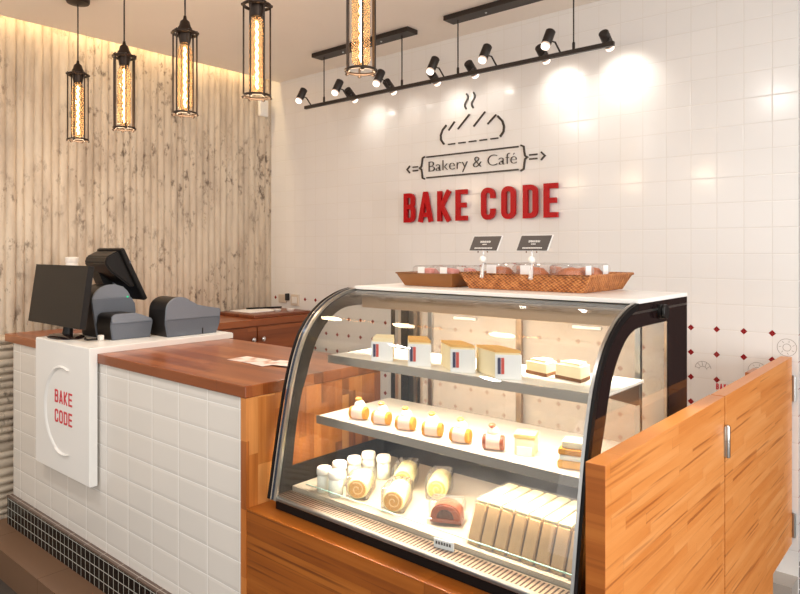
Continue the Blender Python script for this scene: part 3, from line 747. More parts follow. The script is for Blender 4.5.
# fine profile by Catmull-Rom
def fine(p, m=4):
    out = []
    for i in range(len(p)-1):
        p0, p1_, p2, p3_ = (Vector(p[max(i-1, 0)]), Vector(p[i]), Vector(p[i+1]), Vector(p[min(i+2, len(p)-1)]))
        for k in range(m):
            t_ = k/m; out.append(tuple(.5*((2*p1_)+(p2-p0)*t_+(2*p0-5*p1_+4*p2-p3_)*t_*t_+(3*p1_-p0-3*p2+p3_)*t_**3)))
    out.append(p[-1]); return out
prof = fine(prof)
bm = nb(); sheet(bm, curve_offset(prof, .004), .005, CX0+.034, CX1-.008); obj('front_glass', bm, M['glass_front'], case, smooth=40)
# left frame: dark line, metal bow, bright inner bow
bm = nb(); sheet(bm, prof, .014, CX0, CX0+.030); fl = obj('frame_bow', bm, M['gunmetal'], case, smooth=40)
bm = nb(); sheet(bm, curve_offset(prof, -.003), .006, CX0-.003, CX0+.006); obj('dark_edging', bm, M['black_rubber'], fl, smooth=40)
bm = nb(); sheet(bm, curve_offset(prof, -.004), .008, CX0+.0135, CX0+.0185); obj('chrome_bead', bm, M['chrome'], fl, smooth=40)
bm = nb(); sheet(bm, curve_offset(prof, -.002), .008, CX0+.028, CX0+.038); obj('inner_bead', bm, M['steel'], fl, smooth=40)
# right frame: thin light trim over black
bm = nb(); sheet(bm, prof, .016, CX1-.012, CX1-.001); fr_ = obj('frame_bow', bm, M['black_rubber'], case, smooth=40)
bm = nb(); sheet(bm, curve_offset(prof, -.002), .005, CX1-.017, CX1-.009); obj('light_trim', bm, M['steel'], fr_, smooth=40)
# end panels: clear pane with black printed border
def end_panel(xa, xb, border_out):
    op = [(y, z) for y, z in prof]; outer = op+[(1.72, ZT-.012), (YK, ZT-.012), (YK, .655)]
    inner_front = [(1.435, .74), (1.448, .84), (1.465, .93), (1.480, .985), (1.497, 1.025), (1.515, 1.08), (1.54, 1.137), (1.565, 1.172), (1.592, 1.200), (1.63, 1.228), (1.68, 1.246), (1.75, 1.250)]
    inner_front = fine(inner_front, 3)
    # resample both outlines to equal counts
    def resample(p, n):
        L = [0]
        for a, b in zip(p, p[1:]): L.append(L[-1]+(Vector(b)-Vector(a)).length)
        out = []
        for k in range(n):
            s = L[-1]*k/(n-1); i = max(j for j in range(len(L)) if L[j] <= s+1e-9); i = min(i, len(p)-2)
            f = (s-L[i])/max(1e-9, L[i+1]-L[i]); out.append(tuple(Vector(p[i]).lerp(Vector(p[i+1]), f)))
        return out
    n1 = 30
    O = resample(op, n1)+[(YK, ZT-.012), (YK, .655)]
    I = resample(inner_front, n1)+[(1.93, 1.250), (1.93, .74)]
    bm = nb()
    V = [[bm.verts.new((x, y, z)) for y, z in P] for x in (xa, xb) for P in (O, I)]
    n = len(O)
    for k in range(n):
        j = (k+1) % n
        bm.faces.new((V[0][k], V[0][j], V[1][j], V[1][k])); bm.faces.new((V[2][k], V[3][k], V[3][j], V[2][j]))
        bm.faces.new((V[0][k], V[2][k], V[2][j], V[0][j])); bm.faces.new((V[1][k], V[1][j], V[3][j], V[3][k]))
    b = obj('end_border', bm, M['black_gloss' if border_out else 'black_rubber'], case)
    bm = nb(); prism(bm, I, 'x', xa+.001, xb-.001); obj('end_pane', bm, M['glass'], b)
end_panel(CX0+.006, CX0+.011, 0)
end_panel(CX1-.008, CX1-.003, 1)
bm = nb()
lathe(bm, [(.019, 0), (.020, .004), (.020, .010), (.014, .012), (.014, .013), (.020, .014), (.020, .019), (.018, .021), (0, .021)], (CX1-.003, 1.857, 1.281), 20, (1, 0, 0)); obj('lock_knob', bm, M['black_plastic'], case, smooth=40)
bm = nb(); box(bm, CX1-.003, CX1-.0015, 1.66, 2.085, 1.286, 1.2915); obj('top_bead', bm, M['steel'], case)
# top slab and canopy rail
bm = nb(); box(bm, CX0+.03, CX1-.002, 1.705, YK, ZT-.012, ZT, .002); obj('top_slab', bm, M['white_solid'], case)
bm = nb(); box(bm, CX0+.036, CX1-.008, 1.712, 1.732, ZT-.027, ZT-.0125); obj('top_rail', bm, M['black_rubber'], case)
bm = nb(); box(bm, CX0+.02, CX1-.02, 1.732, YK-.03, ZT-.030, ZT-.0125); can = obj('canopy', bm, M['shelf_edge'], case)
bm = nb(); box(bm, CX0+.06, CX1-.06, 1.745, 1.765, ZT-.036, ZT-.0301); obj('led_strip', bm, M['led'], can)
bm = nb(); box(bm, CX0+.04, CX1-.03, 1.734, 1.738, ZT-.078, ZT-.0301, .001); obj('valance', bm, M['valance'], can)
# floor box: black kick, steel lip, deck, grille
bm = nb(); box(bm, CX0+.004, CX1-.004, 1.372, YK, .6155, .655); obj('kick_box', bm, M['black_rubber'], case)
bm = nb(); box(bm, CX0+.03, CX1-.012, 1.352, 1.366, .652, .664, .003); obj('front_lip', bm, M['steel'], case)
bm = nb(); box(bm, CX0+.012, CX1-.012, 1.366, 1.428, .6555, .6615)
for v in bm.verts: v.co.y -= 1.397; 
g = obj('vent_grille', bm, M['grille'], case, local=True); g.location = Vector((0, 1.397, 0))-Vector((case.location.x, case.location.y, case.location.z))
bm = nb(); box(bm, CX0+.012, CX1-.012, 1.434, 1.885, .6555, .674); obj('deck', bm, M['deck'], case)
bm = nb(); box(bm, CX0+.085, CX1-.03, 1.428, 1.432, .662, .697); fg = obj('glass_fence', bm, M['glass'], case)
bm = nb(); box(bm, CX0+.085, CX1-.03, 1.4275, 1.4325, .697, .6985); obj('fence_edge', bm, M['glass_edge'], fg)
bm = nb(); box(bm, CX0+.012, CX1-.012, 1.885, 1.93, .6555, .745); obj('rear_sill', bm, M['gunmetal'], case)
# rear: frame and sliding glass doors
bm = nb()
for x in (CX0+.012, CX1-.037): box(bm, x, x+.025, 2.03, YK, .655, ZT-.012)
box(bm, CX0+.012, CX1-.012, 2.03, YK, ZT-.045, ZT-.012); box(bm, CX0+.012, CX1-.012, 1.93, YK, .655, .70); obj('rear_frame', bm, M['steel'], case)
for xa, xb, yy in ((CX0+.04, -1.20, 2.045), (-1.235, CX1-.04, 2.065)):
    bm = nb(); box(bm, xa, xb, yy, yy+.004, .70, ZT-.045); d = obj('rear_door', bm, M['rear_glass'], case)
    for x in (xa, xb-.022):
        bm = nb(); box(bm, x, x+.022, yy-.004, yy+.010, .70, ZT-.045, .002); obj('door_stile', bm, M['copper_steel'], d)
    bm = nb(); box(bm, (xa+xb)/2-.05, (xa+xb)/2+.05, yy-.012, yy-.002, 1.19, 1.20, .002); obj('door_pull', bm, M['white_plastic'], d)
bm = nb(); box(bm, -1.612, -1.590, 2.036, 2.044, .70, ZT-.045, .002); obj('rear_stile', bm, M['steel'], case)
# shelves
def shelf(z, y0, y1, x0, x1, lightz=True):
    bm = nb(); box(bm, x0, x1, y0+.006, y1, z-.008, z, .001); s = obj('shelf', bm, M['shelf_white'], case)
    bm = nb(); box(bm, x0-.004, x1+.004, y0, y0+.006, z-.026, z+.001, .001); obj('price_channel', bm, M['shelf_edge'], s)
    bm = nb(); box(bm, x0+.03, x1-.03, y0+.010, y0+.032, z-.015, z-.0085); obj('lamp_holder', bm, M['shelf_edge'], s)
    bm = nb(); box(bm, x0+.04, x1-.04, y0+.013, y0+.029, z-.0185, z-.0151); obj('led_strip', bm, M['led'], s)
    for x in (x0+.01, x1-.016):
        bm = nb(); prism(bm, [(y0+.03, z-.0085), (y1, z-.0085), (y1, z-.07), (y1-.02, z-.07)], 'x', x, x+.004); obj('bracket', bm, M['steel'], s)
UZ, MZ = 1.093, .897
shelf(UZ, 1.560, 1.83, CX0+.05, CX1-.035)
shelf(MZ, 1.508, 1.87, CX0+.05, CX1-.035)
for x in (CX0+.075, CX1-.075):
    bm = nb(); box(bm, x-.008, x+.008, 1.885, 1.900, .745, ZT-.030); obj('shelf_post', bm, M['steel'], case)

# ------------------------------------------------------------------ upper shelf: boxed cake slices with striped cards, cheesecake
def cake_box(label, x, y, rz, w=.070, h=.066, d=.105, top='cake_tan', sk=.0, gr='cake slices behind striped cards'):
    t = thing('cake_slice', label, 'cake', (x, y, UZ+.0005), rz, gr)
    bm = nb(); prism(bm, [(-w*.5, .002), (w*.5, .002), (w*.46-sk, d), (-w*.46-sk, d)], 'z', 0, h*1.10); bmesh.ops.bevel(bm, geom=[e for e in bm.edges], offset=.003, segments=2, affect='EDGES'); obj('cake_body', bm, M['cheese'], t, local=True, smooth=40)
    bm = nb(); prism(bm, [(-w*.49, .003), (w*.49, .003), (w*.45-sk, d-.001), (-w*.45-sk, d-.001)], 'z', h*1.10, h*1.20); obj('glaze', bm, M[top], t, local=True)
    bm = nb(); box(bm, -w*.52, w*.52, -.004, -.001, 0, h*1.03, .0006); c = obj('card', bm, M['paper'], t, local=True)
    for xx, m in ((-w*.36, 'navy'), (-w*.22, 'coral')):
        bm = nb(); box(bm, xx-.0042, xx+.0042, -.0048, -.0035, h*.22, h*.90); obj('stripe', bm, M[m], c, local=True)
    return t
RZ = R(26)
a = cake_box('pale cake slice behind a striped white card at the left end of the upper shelf', -1.443, 1.588, RZ, h=.060, sk=.02, top='cheese')
for x, lab, top in ((-1.290, 'tan glazed cake slice behind a striped card, second from the left on the upper shelf', .03), (-1.128, 'tan glazed cake slice behind a striped card, third from the left on the upper shelf', .050), (-.975, 'tan glazed cake slice behind a striped card, beside the cheesecake', .062)):
    cake_box(lab, x, 1.590, RZ+random.uniform(-.05, .1), sk=top)
def cheesecake(label, x, y, rz, s=1):
    t = thing('cheesecake_slice', label, 'cake', (x, y, UZ+.0005), rz, 'cheesecake slices on the upper shelf')
    tri = [(-.048*s, 0), (.045*s, -.012), (.030*s, .055), (-.030*s, .06)]
    bm = nb(); prism(bm, tri, 'z', .008, .050*s); bmesh.ops.bevel(bm, geom=[e for e in bm.edges if e.verts[0].co.z > .03 and e.verts[1].co.z > .03], offset=.008, segments=3, affect='EDGES'); obj('cheese_filling', bm, M['cheese'], t, local=True, smooth=40)
    bm = nb(); prism(bm, [(x_*1.05, y_*1.02-.001) for x_, y_ in tri], 'z', 0, .009); obj('crust', bm, M['crust'], t, local=True)
cheesecake('cheesecake slice on the upper shelf right after the last striped card', -.948, 1.705, R(-8), .85)
cheesecake('cheesecake slice at the right end of the upper shelf', -.842, 1.690, R(-8), .95)

# ------------------------------------------------------------------ middle shelf: little roll cakes
def roll(label, x, y, rz, first=None, berry=False):
    t = thing('roll_cake', label, 'cake', (x, y, MZ+.0005), rz, 'small roll cakes on the middle shelf'); t.scale = (.80, .85, .88)
    def cyl(r, x0, x1, cz=.024, sq=1.0):
        bm = nb(); lathe(bm, [(0, x0), (r*.9, x0), (r, x0+.003), (r, x1-.003), (r*.9, x1), (0, x1)], (0, 0, cz), 20, (1, 0, 0)); return bm
    obj('sponge', cyl(.023, -.037, .037), M['orange_sponge' if not berry else 'choc'], t, local=True, smooth=50)
    bm = nb(); lathe(bm, [(.0238, -.024), (.0240, -.023), (.0240, .023), (.0238, .024)], (0, 0, .024), 20, (1, 0, 0)); obj('paper_band', bm, M['pink_paper'], t, local=True, smooth=50)
    bm = nb(); lathe(bm, [(0, 0), (.021, 0), (.023, .008), (.020, .018), (.012, .026), (0, .029)], (-.004, .016, .040), 16); obj('cream_topping', bm, M['cream' if not berry else 'pink_paper'], t, local=True, smooth=60)
    bm = nb(); lathe(bm, [(0, 0), (.011, .001), (.014, .006), (.009, .011), (0, .012)], (-.008, .014, .0665), 12); obj('fruit_piece', bm, M['peach' if not berry else 'strawberry'], t, local=True, smooth=60)
    return t
labs = ['roll cake with cream and peach in a pink band, leftmost on the middle shelf', 'pink-banded roll cake with peach, second from the left on the middle shelf',
        'pink-banded roll cake with peach, third from the left on the middle shelf', 'pink-banded roll cake with peach, fourth from the left on the middle shelf', 'pink-banded roll cake right beside the red berry cake']
xs = [-1.525, -1.425, -1.325, -1.220, -1.118]
p = None
for k, (x, lab) in enumerate(zip(xs, labs)):
    if p is None: p = roll(lab, x, 1.565, R(18))
    else: dup(p, (x, 1.565, MZ+.0005), R(18+random.uniform(-8, 8)), lab)
roll('roll cake topped with red berries on the middle shelf', -1.010, 1.570, R(22), berry=True)
t = thing('yellow_cake_cube', 'square yellow sponge cake on the middle shelf, near its right end', 'cake', (-.925, 1.60, MZ), R(20))
bm = nb(); box(bm, -.028, .028, -.028, .028, .0005, .046, .004); obj('sponge', bm, M['cheese'], t, local=True, smooth=40)
bm = nb(); box(bm, -.029, .029, -.029, .029, .046, .058, .003); obj('yellow_top', bm, M['cake_yellow'], t, local=True, smooth=40)
bm = nb(); box(bm, -.020, .020, -.033, -.029, .0005, .026, .001); obj('card', bm, M['paper'], t, local=True)
t = thing('stacked_sandwich', 'layered pastry of cream and golden slices at the right end of the middle shelf', 'pastry', (-.765, 1.59, MZ), R(15))
for z0, z1, m, nme, w in ((.0005, .020, 'cake_tan', 'lower_slice', .050), (.020, .034, 'cream', 'cream_layer', .046), (.034, .050, 'orange_sponge', 'upper_slice', .048), (.050, .068, 'cheese', 'icing', .040)):
    bm = nb(); box(bm, -w, w, -w*.7, w*.7, z0, z1, .004); obj(nme, bm, M[m], t, local=True, smooth=40)

# ------------------------------------------------------------------ deck: milk jars, roll slices, boxed cakes, wrapped sandwiches
DZ = .6745
def jar(label, x, y):
    t = thing('milk_jar', label, 'jar', (x, y, DZ), 0, 'white pudding jars on the deck')
    bm = nb(); lathe(bm, [(0, 0), (.021, 0), (.0235, .003), (.0235, .045), (.021, .053), (.020, .056), (0, .056)], (0, 0, 0), 20); obj('glass_body', bm, M['jar'], t, local=True, smooth=50)
    bm = nb(); lathe(bm, [(.0225, .054), (.0245, .056), (.0250, .070), (.022, .077), (.012, .080), (0, .080)], (0, 0, 0), 20); obj('lid', bm, M['jar_lid'], t, local=True, smooth=50)
    return t
jp = jar('white pudding jar at the front left corner of the deck', -1.588, 1.470)
for x, y, lab in ((-1.590, 1.540, 'white pudding jar, second back along the left side of the deck'), (-1.590, 1.610, 'white pudding jar, third back along the left side of the deck'),
                  (-1.590, 1.680, 'white pudding jar, farthest back along the left side of the deck'), (-1.530, 1.466, 'white pudding jar at the glass fence, right of the corner jar'),
                  (-1.525, 1.685, 'white pudding jar at the back, right of the row along the left side')):
    dup(jp, (x, y, DZ), 0, lab)
def roll_slice(label, x, y, rz, lean=0):
    t = thing('cake_roll_slice', label, 'cake', (x, y, DZ), rz, 'pale cake rolls on the deck')
    L = .105
    bm = nb(); lathe(bm, [(0, 0), (.030, 0), (.033, .004), (.033, L-.004), (.030, L), (0, L)], (0, 0, .034), 24, (0, 1, 0)); obj('roll_skin', bm, M['roll_skin'], t, local=True, smooth=50)
    bm = nb(); lathe(bm, [(0, 0), (.027, 0), (.0275, .003), (0, .003)], (0, -.0025, .034), 20, (0, 1, 0)); f = obj('cut_face', bm, M['roll_face'], t, local=True, smooth=40)
    sp = [( (.004+.0011*k)*math.cos(k*.5), .034+(.004+.0011*k)*math.sin(k*.5)) for k in range(18)]
    bm = nb(); strip(bm, sp, .003, 'y', -.0035, -.002); obj('cream_swirl', bm, M['swirl'], f, local=True)
    bm = nb(); box(bm, -.037, .037, -.010, L+.008, .0, .074, .010); obj('wrapper', bm, M['film'], t, local=True, smooth=40)
    return t
rp = roll_slice('wrapped pale cake roll right beside the white jars at the front of the deck', -1.452, 1.482, R(30))
for x, y, rz, lab in ((-1.300, 1.478, 27, 'wrapped pale cake roll at the front of the deck, beside the caramel cake'), (-1.400, 1.640, 30, 'wrapped pale cake roll at the back of the deck, nearer the jars'), (-1.262, 1.640, 28, 'wrapped pale cake roll at the back of the deck, nearer the sandwiches')):
    dup(rp, (x, y, DZ), R(rz), lab)
def clam(label, x, y, rz, s=1):
    t = thing('boxed_caramel_cake', label, 'cake', (x, y, DZ), rz)
    N = 12; pts = [(-.045, .006)]+[(-.042*math.cos(PI*k/N), .030+.030*math.sin(PI*k/N)) for k in range(N+1)]+[(.045, .006)]
    bm = nb(); prism(bm, [(a*s, b*s) for a, b in pts], 'y', -.028*s, .028*s); bmesh.ops.bevel(bm, geom=[e for e in bm.edges if abs(e.verts[0].co.y-e.verts[1].co.y) < 1e-6], offset=.004, segments=2, affect='EDGES'); obj('cake_loaf', bm, M['choc'], t, local=True, smooth=40)
    bm = nb(); prism(bm, [(-.026*s, .020*s)]+[(-.024*s*math.cos(PI*k/8), (.024+.022*math.sin(PI*k/8))*s) for k in range(9)]+[(.026*s, .020*s)], 'y', -.0305*s, -.028*s); obj('chocolate_face', bm, M['choc_dark'], t, local=True)
    bm = nb(); box(bm, -.052*s, .052*s, -.036*s, .036*s, .0005, .020*s, .003); obj('clear_tray', bm, M['film'], t, local=True)
    bm = nb(); box(bm, -.050*s, .050*s, -.034*s, .034*s, .020*s, .070*s, .012*s); obj('clear_lid', bm, M['film'], t, local=True, smooth=40)
    return t
cp = clam('caramel cake in a clear box on the deck beside the sandwiches', -1.140, 1.530, R(24), 1.0)

t = thing('price_tag', 'small white price tag standing at the glass fence below the caramel cakes', 'tag', (-1.06, 1.408, .662), R(8))
bm = nb(); box(bm, -.030, .030, -.002, .001, .0, .024, .0006); tg = obj('tag_card', bm, M['paper'], t, local=True)
bm = nb()
for k in range(6): box(bm, -.024+k*.008, -.0185+k*.008, -.0026, -.0018, .010, .018)
obj('print_mark', bm, M['card_black'], tg, local=True)
# sandwiches: eight wrapped slices standing side by side
labs8 = ['first wrapped sandwich slab of the row, beside the caramel cakes', 'second wrapped sandwich slab from the caramel cakes', 'third wrapped sandwich slab from the caramel cakes', 'fourth wrapped sandwich slab from the caramel cakes',
         'fourth wrapped sandwich slab from the right end of the row', 'third wrapped sandwich slab from the right end of the row', 'second wrapped sandwich slab from the right end of the row', 'wrapped sandwich slab at the right end of the row, against the end pane']
def sandwich(label, x, y):
    t = thing('wrapped_sandwich', label, 'sandwich', (x, y, DZ), R(0), 'row of wrapped sandwich slabs')
    w = .0185
    bm = nb(); prism(bm, [(-.012, .002), (.030, .096), (.20, .100), (.205, .002)], 'x', -w+.0008, w-.0008)
    bmesh.ops.bevel(bm, geom=[e for e in bm.edges if abs(e.verts[0].co.x-e.verts[1].co.x) < 1e-6 ], offset=.0025, segments=2, affect='EDGES'); obj('toast_slab', bm, M['bread_wall'], t, local=True, smooth=40)
    bm = nb(); box(bm, -w+.002, w-.002, .034, .196, .0965, .106, .003); obj('cream_filling', bm, M['bread_top'], t, local=True, smooth=40)
    bm = nb(); prism(bm, [(-.014, .0), (.027, .100), (.032, .108), (.20, .108), (.209, .0)], 'x', -w-.0008, w+.0008); obj('film_wrap', bm, M['film'], t, local=True)
    return t
sp = sandwich(labs8[0], -1.000, 1.464)
for k in range(1, 8): dup(sp, (-1.000+k*.0402, 1.464, DZ), R(0), labs8[k])

# ------------------------------------------------------------------ baskets, packed buns and chalk cards on the case top
TZc = ZT
def tray(bm, b, r, h, th=.006):
    """sloped tray: b = bottom rect (x0,x1,y0,y1), r = rim rect, local z 0..h"""
    def ring(q, z, i=0): return [(q[0]+i, q[2]+i, z), (q[1]-i, q[2]+i, z), (q[1]-i, q[3]-i, z), (q[0]+i, q[3]-i, z)]
    L = [ring(b, 0), ring(r, h), ring(r, h, th), ring(b, th, th)]
    V = [[bm.verts.new(p) for p in rg] for rg in L]
    bm.faces.new(V[0][::-1]); bm.faces.new(V[3])
    for A, B in zip(V, V[1:]):
        for k in range(4): bm.faces.new((A[k], A[(k+1) % 4], B[(k+1) % 4], B[k]))
bk = thing('wicker_basket', 'long woven wicker basket of packed buns on the case top', 'basket', (-1.075, 1.975, TZc+.001))
bm = nb(); tray(bm, (-.205, .205, -.135, .145), (-.225, .232, -.160, .165), .050); obj('woven_body', bm, M['wicker'], bk, local=True)
bm = nb(); tube(bm, [(-.225, -.160, .050), (.232, -.160, .050), (.232, .165, .050), (-.225, .165, .050)], .0045, 8, closed=True); obj('rim', bm, M['wicker'], bk, local=True, smooth=60)
bt = thing('brown_tray', 'smooth brown tray holding pink packs at the left of the case top', 'tray', (-1.452, 1.975, TZc+.001))
bm = nb(); tray(bm, (-.105, .105, -.140, .125), (-.130, .118, -.160, .140), .045, .005); obj('tray_body', bm, M['tray_brown'], bt, local=True)
bm = nb(); tube(bm, [(-.130, -.160, .045), (.118, -.160, .045), (.118, .140, .045), (-.130, .140, .045)], .003, 6, closed=True); obj('rim', bm, M['tray_brown'], bt, local=True, smooth=60)
def bun_pack(label, x, y, z, rz, gr, kind='bread_pack', sc=1):
    t = thing('bun_pack', label, 'bread', (x, y, z), rz, gr); t.scale = (sc, sc, sc*1.2)
    bm = nb()
    lathe(bm, [(0, 0), (.040, 0), (.049, .012), (.047, .034), (.030, .048), (0, .052)], (0, 0, .002), 18); obj('bun', bm, M[kind], t, local=True, smooth=60)
    bm = nb(); box(bm, -.056, .056, -.054, .054, .0, .062, .014); w = obj('clear_wrap', bm, M['film'], t, local=True, smooth=40)
    bm = nb(); prism(bm, [(-.018, .034), (.018, .034), (.018, .058), (-.018, .058)], 'y', -.0565, -.0545); obj('sticker', bm, M['paper'], w, local=True)
    return t
bz = TZc+.0085
g2 = 'packed buns in the wicker basket'
b0 = bun_pack('packed bun with sticker at the left end of the wicker basket front', -1.207, 1.918, bz+.001, 0, g2)
for x, y, rz, lab in ((-1.080, 1.918, 0, 'packed bun in the middle of the wicker basket front'), (-.950, 1.920, 90, 'packed bun with sticker at the right front of the wicker basket'),
                      (-1.207, 2.045, 0, 'packed bun at the left rear of the wicker basket'), (-1.080, 2.045, 0, 'packed bun in the middle of the basket rear'), (-.950, 2.045, 90, 'packed bun with sticker at the right rear of the wicker basket')):
    dup(b0, (x, y, bz+.001), R(rz), lab)
g1 = 'pink packs in the brown tray'
M['pink_pack'] = plain('pink_pack', srgb(212, 130, 120), .5, noise=.25, nscale=50)
t0 = bun_pack('packed pink bun at the left front of the brown tray', -1.501, 1.905, bz+.001, 0, g1, 'pink_pack', .84)
for x, y, rz, lab in ((-1.401, 1.905, 0, 'packed pink bun at the right front of the brown tray, near the basket'), (-1.501, 2.005, 0, 'packed pink bun at the left rear of the brown tray'), (-1.401, 2.005, 0, 'packed pink bun at the right rear of the brown tray')):
    dup(t0, (x, y, bz+.001), R(rz), lab)
def chalk_card(label, x, y, zb, rz, w=.104, h=.048):
    t = thing('chalk_card', label, 'sign', (x, y, zb), rz, 'black menu cards above the case top')
    tilt = Matrix.Rotation(R(-20), 4, 'X') 
    sh = Matrix.Identity(4); sh[0][2] = .22
    def add(name, x0, x1, y0, y1, z0, z1, mat, par):
        bm = nb(); box(bm, x0, x1, y0, y1, z0, z1)
        for v in bm.verts: v.co = sh @ (Matrix.Rotation(R(-18), 4, 'X') @ v.co)+Vector((0, 0, .075))
        return obj(name, bm, M[mat], par, local=True)
    c = add('card', -w/2, w/2, 0, .002, 0, h, 'card_black', t)
    add('card_edge', -w/2-.002, w/2+.003, .002, .004, -.001, h+.002, 'paper', c)
    bm = nb()
    for k in range(5):
        x0 = -.020+k*.0082
        for q in ((0, .006, .0, .0014), (0, .006, .0032, .0046), (0, .0014, 0, .0068), (.0046, .006, .001, .0062)):
            box(bm, x0+q[0], x0+q[1], -.0006, .0005, .026+q[2], .026+q[3])
    for k in range(3): box(bm, -.008+k*.0055, -.004+k*.0055, -.0006, .0005, .019, .0215)
    for k in range(12): box(bm, -.034+k*.0057, -.0295+k*.0057, -.0006, .0005, .006, .009)
    for v in bm.verts: v.co = sh @ (Matrix.Rotation(R(-18), 4, 'X') @ v.co)+Vector((0, 0, .075))
    obj('chalk_marks', bm, M['card_text'], c, local=True)
    bm = nb(); tube(bm, [(.0, .004, .077), (.0, .004, .030), (0, 0, .012), (.004, -.012, -.012)], [.003, .003, .006, .007], 8); cl = obj('clip', bm, M['clip'], t, local=True, smooth=60)
    bm = nb(); lathe(bm, [(0, -.012), (.009, -.008), (.011, 0), (.009, .008), (0, .012)], (0, .002, .046), 12); obj('clip_knob', bm, M['white_plastic'], cl, local=True, smooth=60)
    for xx in (-.018, .018):
        bm = nb(); lathe(bm, [(0, -.003), (.003, 0), (0, .003)], (xx, .001, .070), 8); obj('rivet', bm, M['crust'], t, local=True)
    return t
cc = chalk_card('black chalk menu card clipped to the left end of the wicker basket', -1.208, 1.812, TZc+.052, R(0))
dup(cc, (-1.030, 1.812, TZc+.052), R(0), 'black chalk menu card clipped to the middle of the wicker basket')

# ------------------------------------------------------------------ pendant lamps
def pendant(label, x, y, zb):
    t = thing('pendant_lamp', label, 'lamp', (x, y, zb), 0, 'caged tube pendants in a row above the counter')
    Hc = .361; r = .046
    def ring_pts(z, rr): return [(rr*math.cos(2*PI*k/24), rr*math.sin(2*PI*k/24), z) for k in range(24)]
    bm = nb(); tube(bm, ring_pts(.008, r), .0048, 8, closed=True); obj('bottom_ring', bm, M['bronze'], t, local=True, smooth=60)
    bm = nb(); tube(bm, ring_pts(Hc-.035, r), .006, 8, closed=True)
    for k in range(3):
        a = 2*PI*k/3; tube(bm, [(0, 0, Hc-.035), (r*math.cos(a), r*math.sin(a), Hc-.035)], .005, 6)
    obj('top_ring', bm, M['bronze'], t, local=True, smooth=60)
    for k in range(6):
        a = 2*PI*k/6+.26; bm = nb(); tube(bm, [(r*math.cos(a), r*math.sin(a), -.002), (r*math.cos(a), r*math.sin(a), Hc-.025)], .0032, 6)
        lathe(bm, [(0, -.007), (.006, -.003), (.006, .0), (0, .003)], (r*math.cos(a)*1.03, r*math.sin(a)*1.03, .003), 8)
        lathe(bm, [(0, -.006), (.008, -.002), (.008, .004), (0, .008)], (r*math.cos(a)*1.03, r*math.sin(a)*1.03, Hc-.035), 8)
        obj('cage_bar', bm, M['bronze'], t, local=True, smooth=60)
    bm = nb(); lathe(bm, [(0, Hc-.075), (.020, Hc-.075), (.024, Hc-.055), (.028, Hc-.035), (.028, Hc-.015), (.022, Hc-.005), (.018, Hc+.012), (.008, Hc+.020), (.005, Hc+.035), (0, Hc+.036)], (0, 0, 0), 20); obj('lamp_socket', bm, M['bronze'], t, local=True, smooth=40)
    ct = ZC-zb
    bm = nb(); tube(bm, [(0, 0, Hc+.03), (0, 0, ct-.02)], .0033, 8); obj('cord', bm, M['black_metal'], t, local=True, smooth=60)
    bm = nb(); lathe(bm, [(0, ct-.030), (.012, ct-.030), (.050, ct-.024), (.054, ct-.018), (.054, ct), (0, ct)], (0, 0, 0), 24); obj('ceiling_rose', bm, M['bronze'], t, local=True, smooth=40)
    bm = nb(); lathe(bm, [(0, .020), (.018, .022), (.0275, .034), (.0280, .05), (.0280, Hc-.105), (.022, Hc-.088), (.014, Hc-.070), (0, Hc-.070)], (0, 0, 0), 20); bl = obj('glass_bulb', bm, M['amber_glass'], t, local=True, smooth=40)
    bm = nb(); tube(bm, [(.0025*math.cos(k*.9), .0025*math.sin(k*.9), .035+k*(Hc-.125)/60) for k in range(61)], .0042, 6); obj('filament', bm, M['filament'], bl, local=True, smooth=60)
    return t
PXs = [-3.563, -3.066, -2.538, -2.044, -1.501]
plabs = ['caged tube pendant farthest left, hanging over the black monitor', 'caged tube pendant second from the left', 'caged tube pendant in the middle of the row of five', 'caged tube pendant second from the right, in front of the room corner', 'caged tube pendant farthest right, in front of the ceiling plate of the spotlight bar']
pz = [2.016, 2.018, 2.021, 2.027, 2.030]
PXs = [x*.937 for x in PXs]; PYY, PZZ = 1.452, 1.984
p = pendant(plabs[0], PXs[0], PYY, PZZ)
for x, lab in zip(PXs[1:], plabs[1:]): dup(p, (x, PYY, PZZ), R(random.uniform(0, 50)), lab)
for x in PXs:
    li = bpy.data.lights.new('pendant_glow', 'POINT'); li.energy = 4.0; li.color = (1, .72, .46); li.shadow_soft_size = .05
    lo = bpy.data.objects.new('pendant_glow', li); C.objects.link(lo); lo.location = (x, PYY, PZZ-.03)

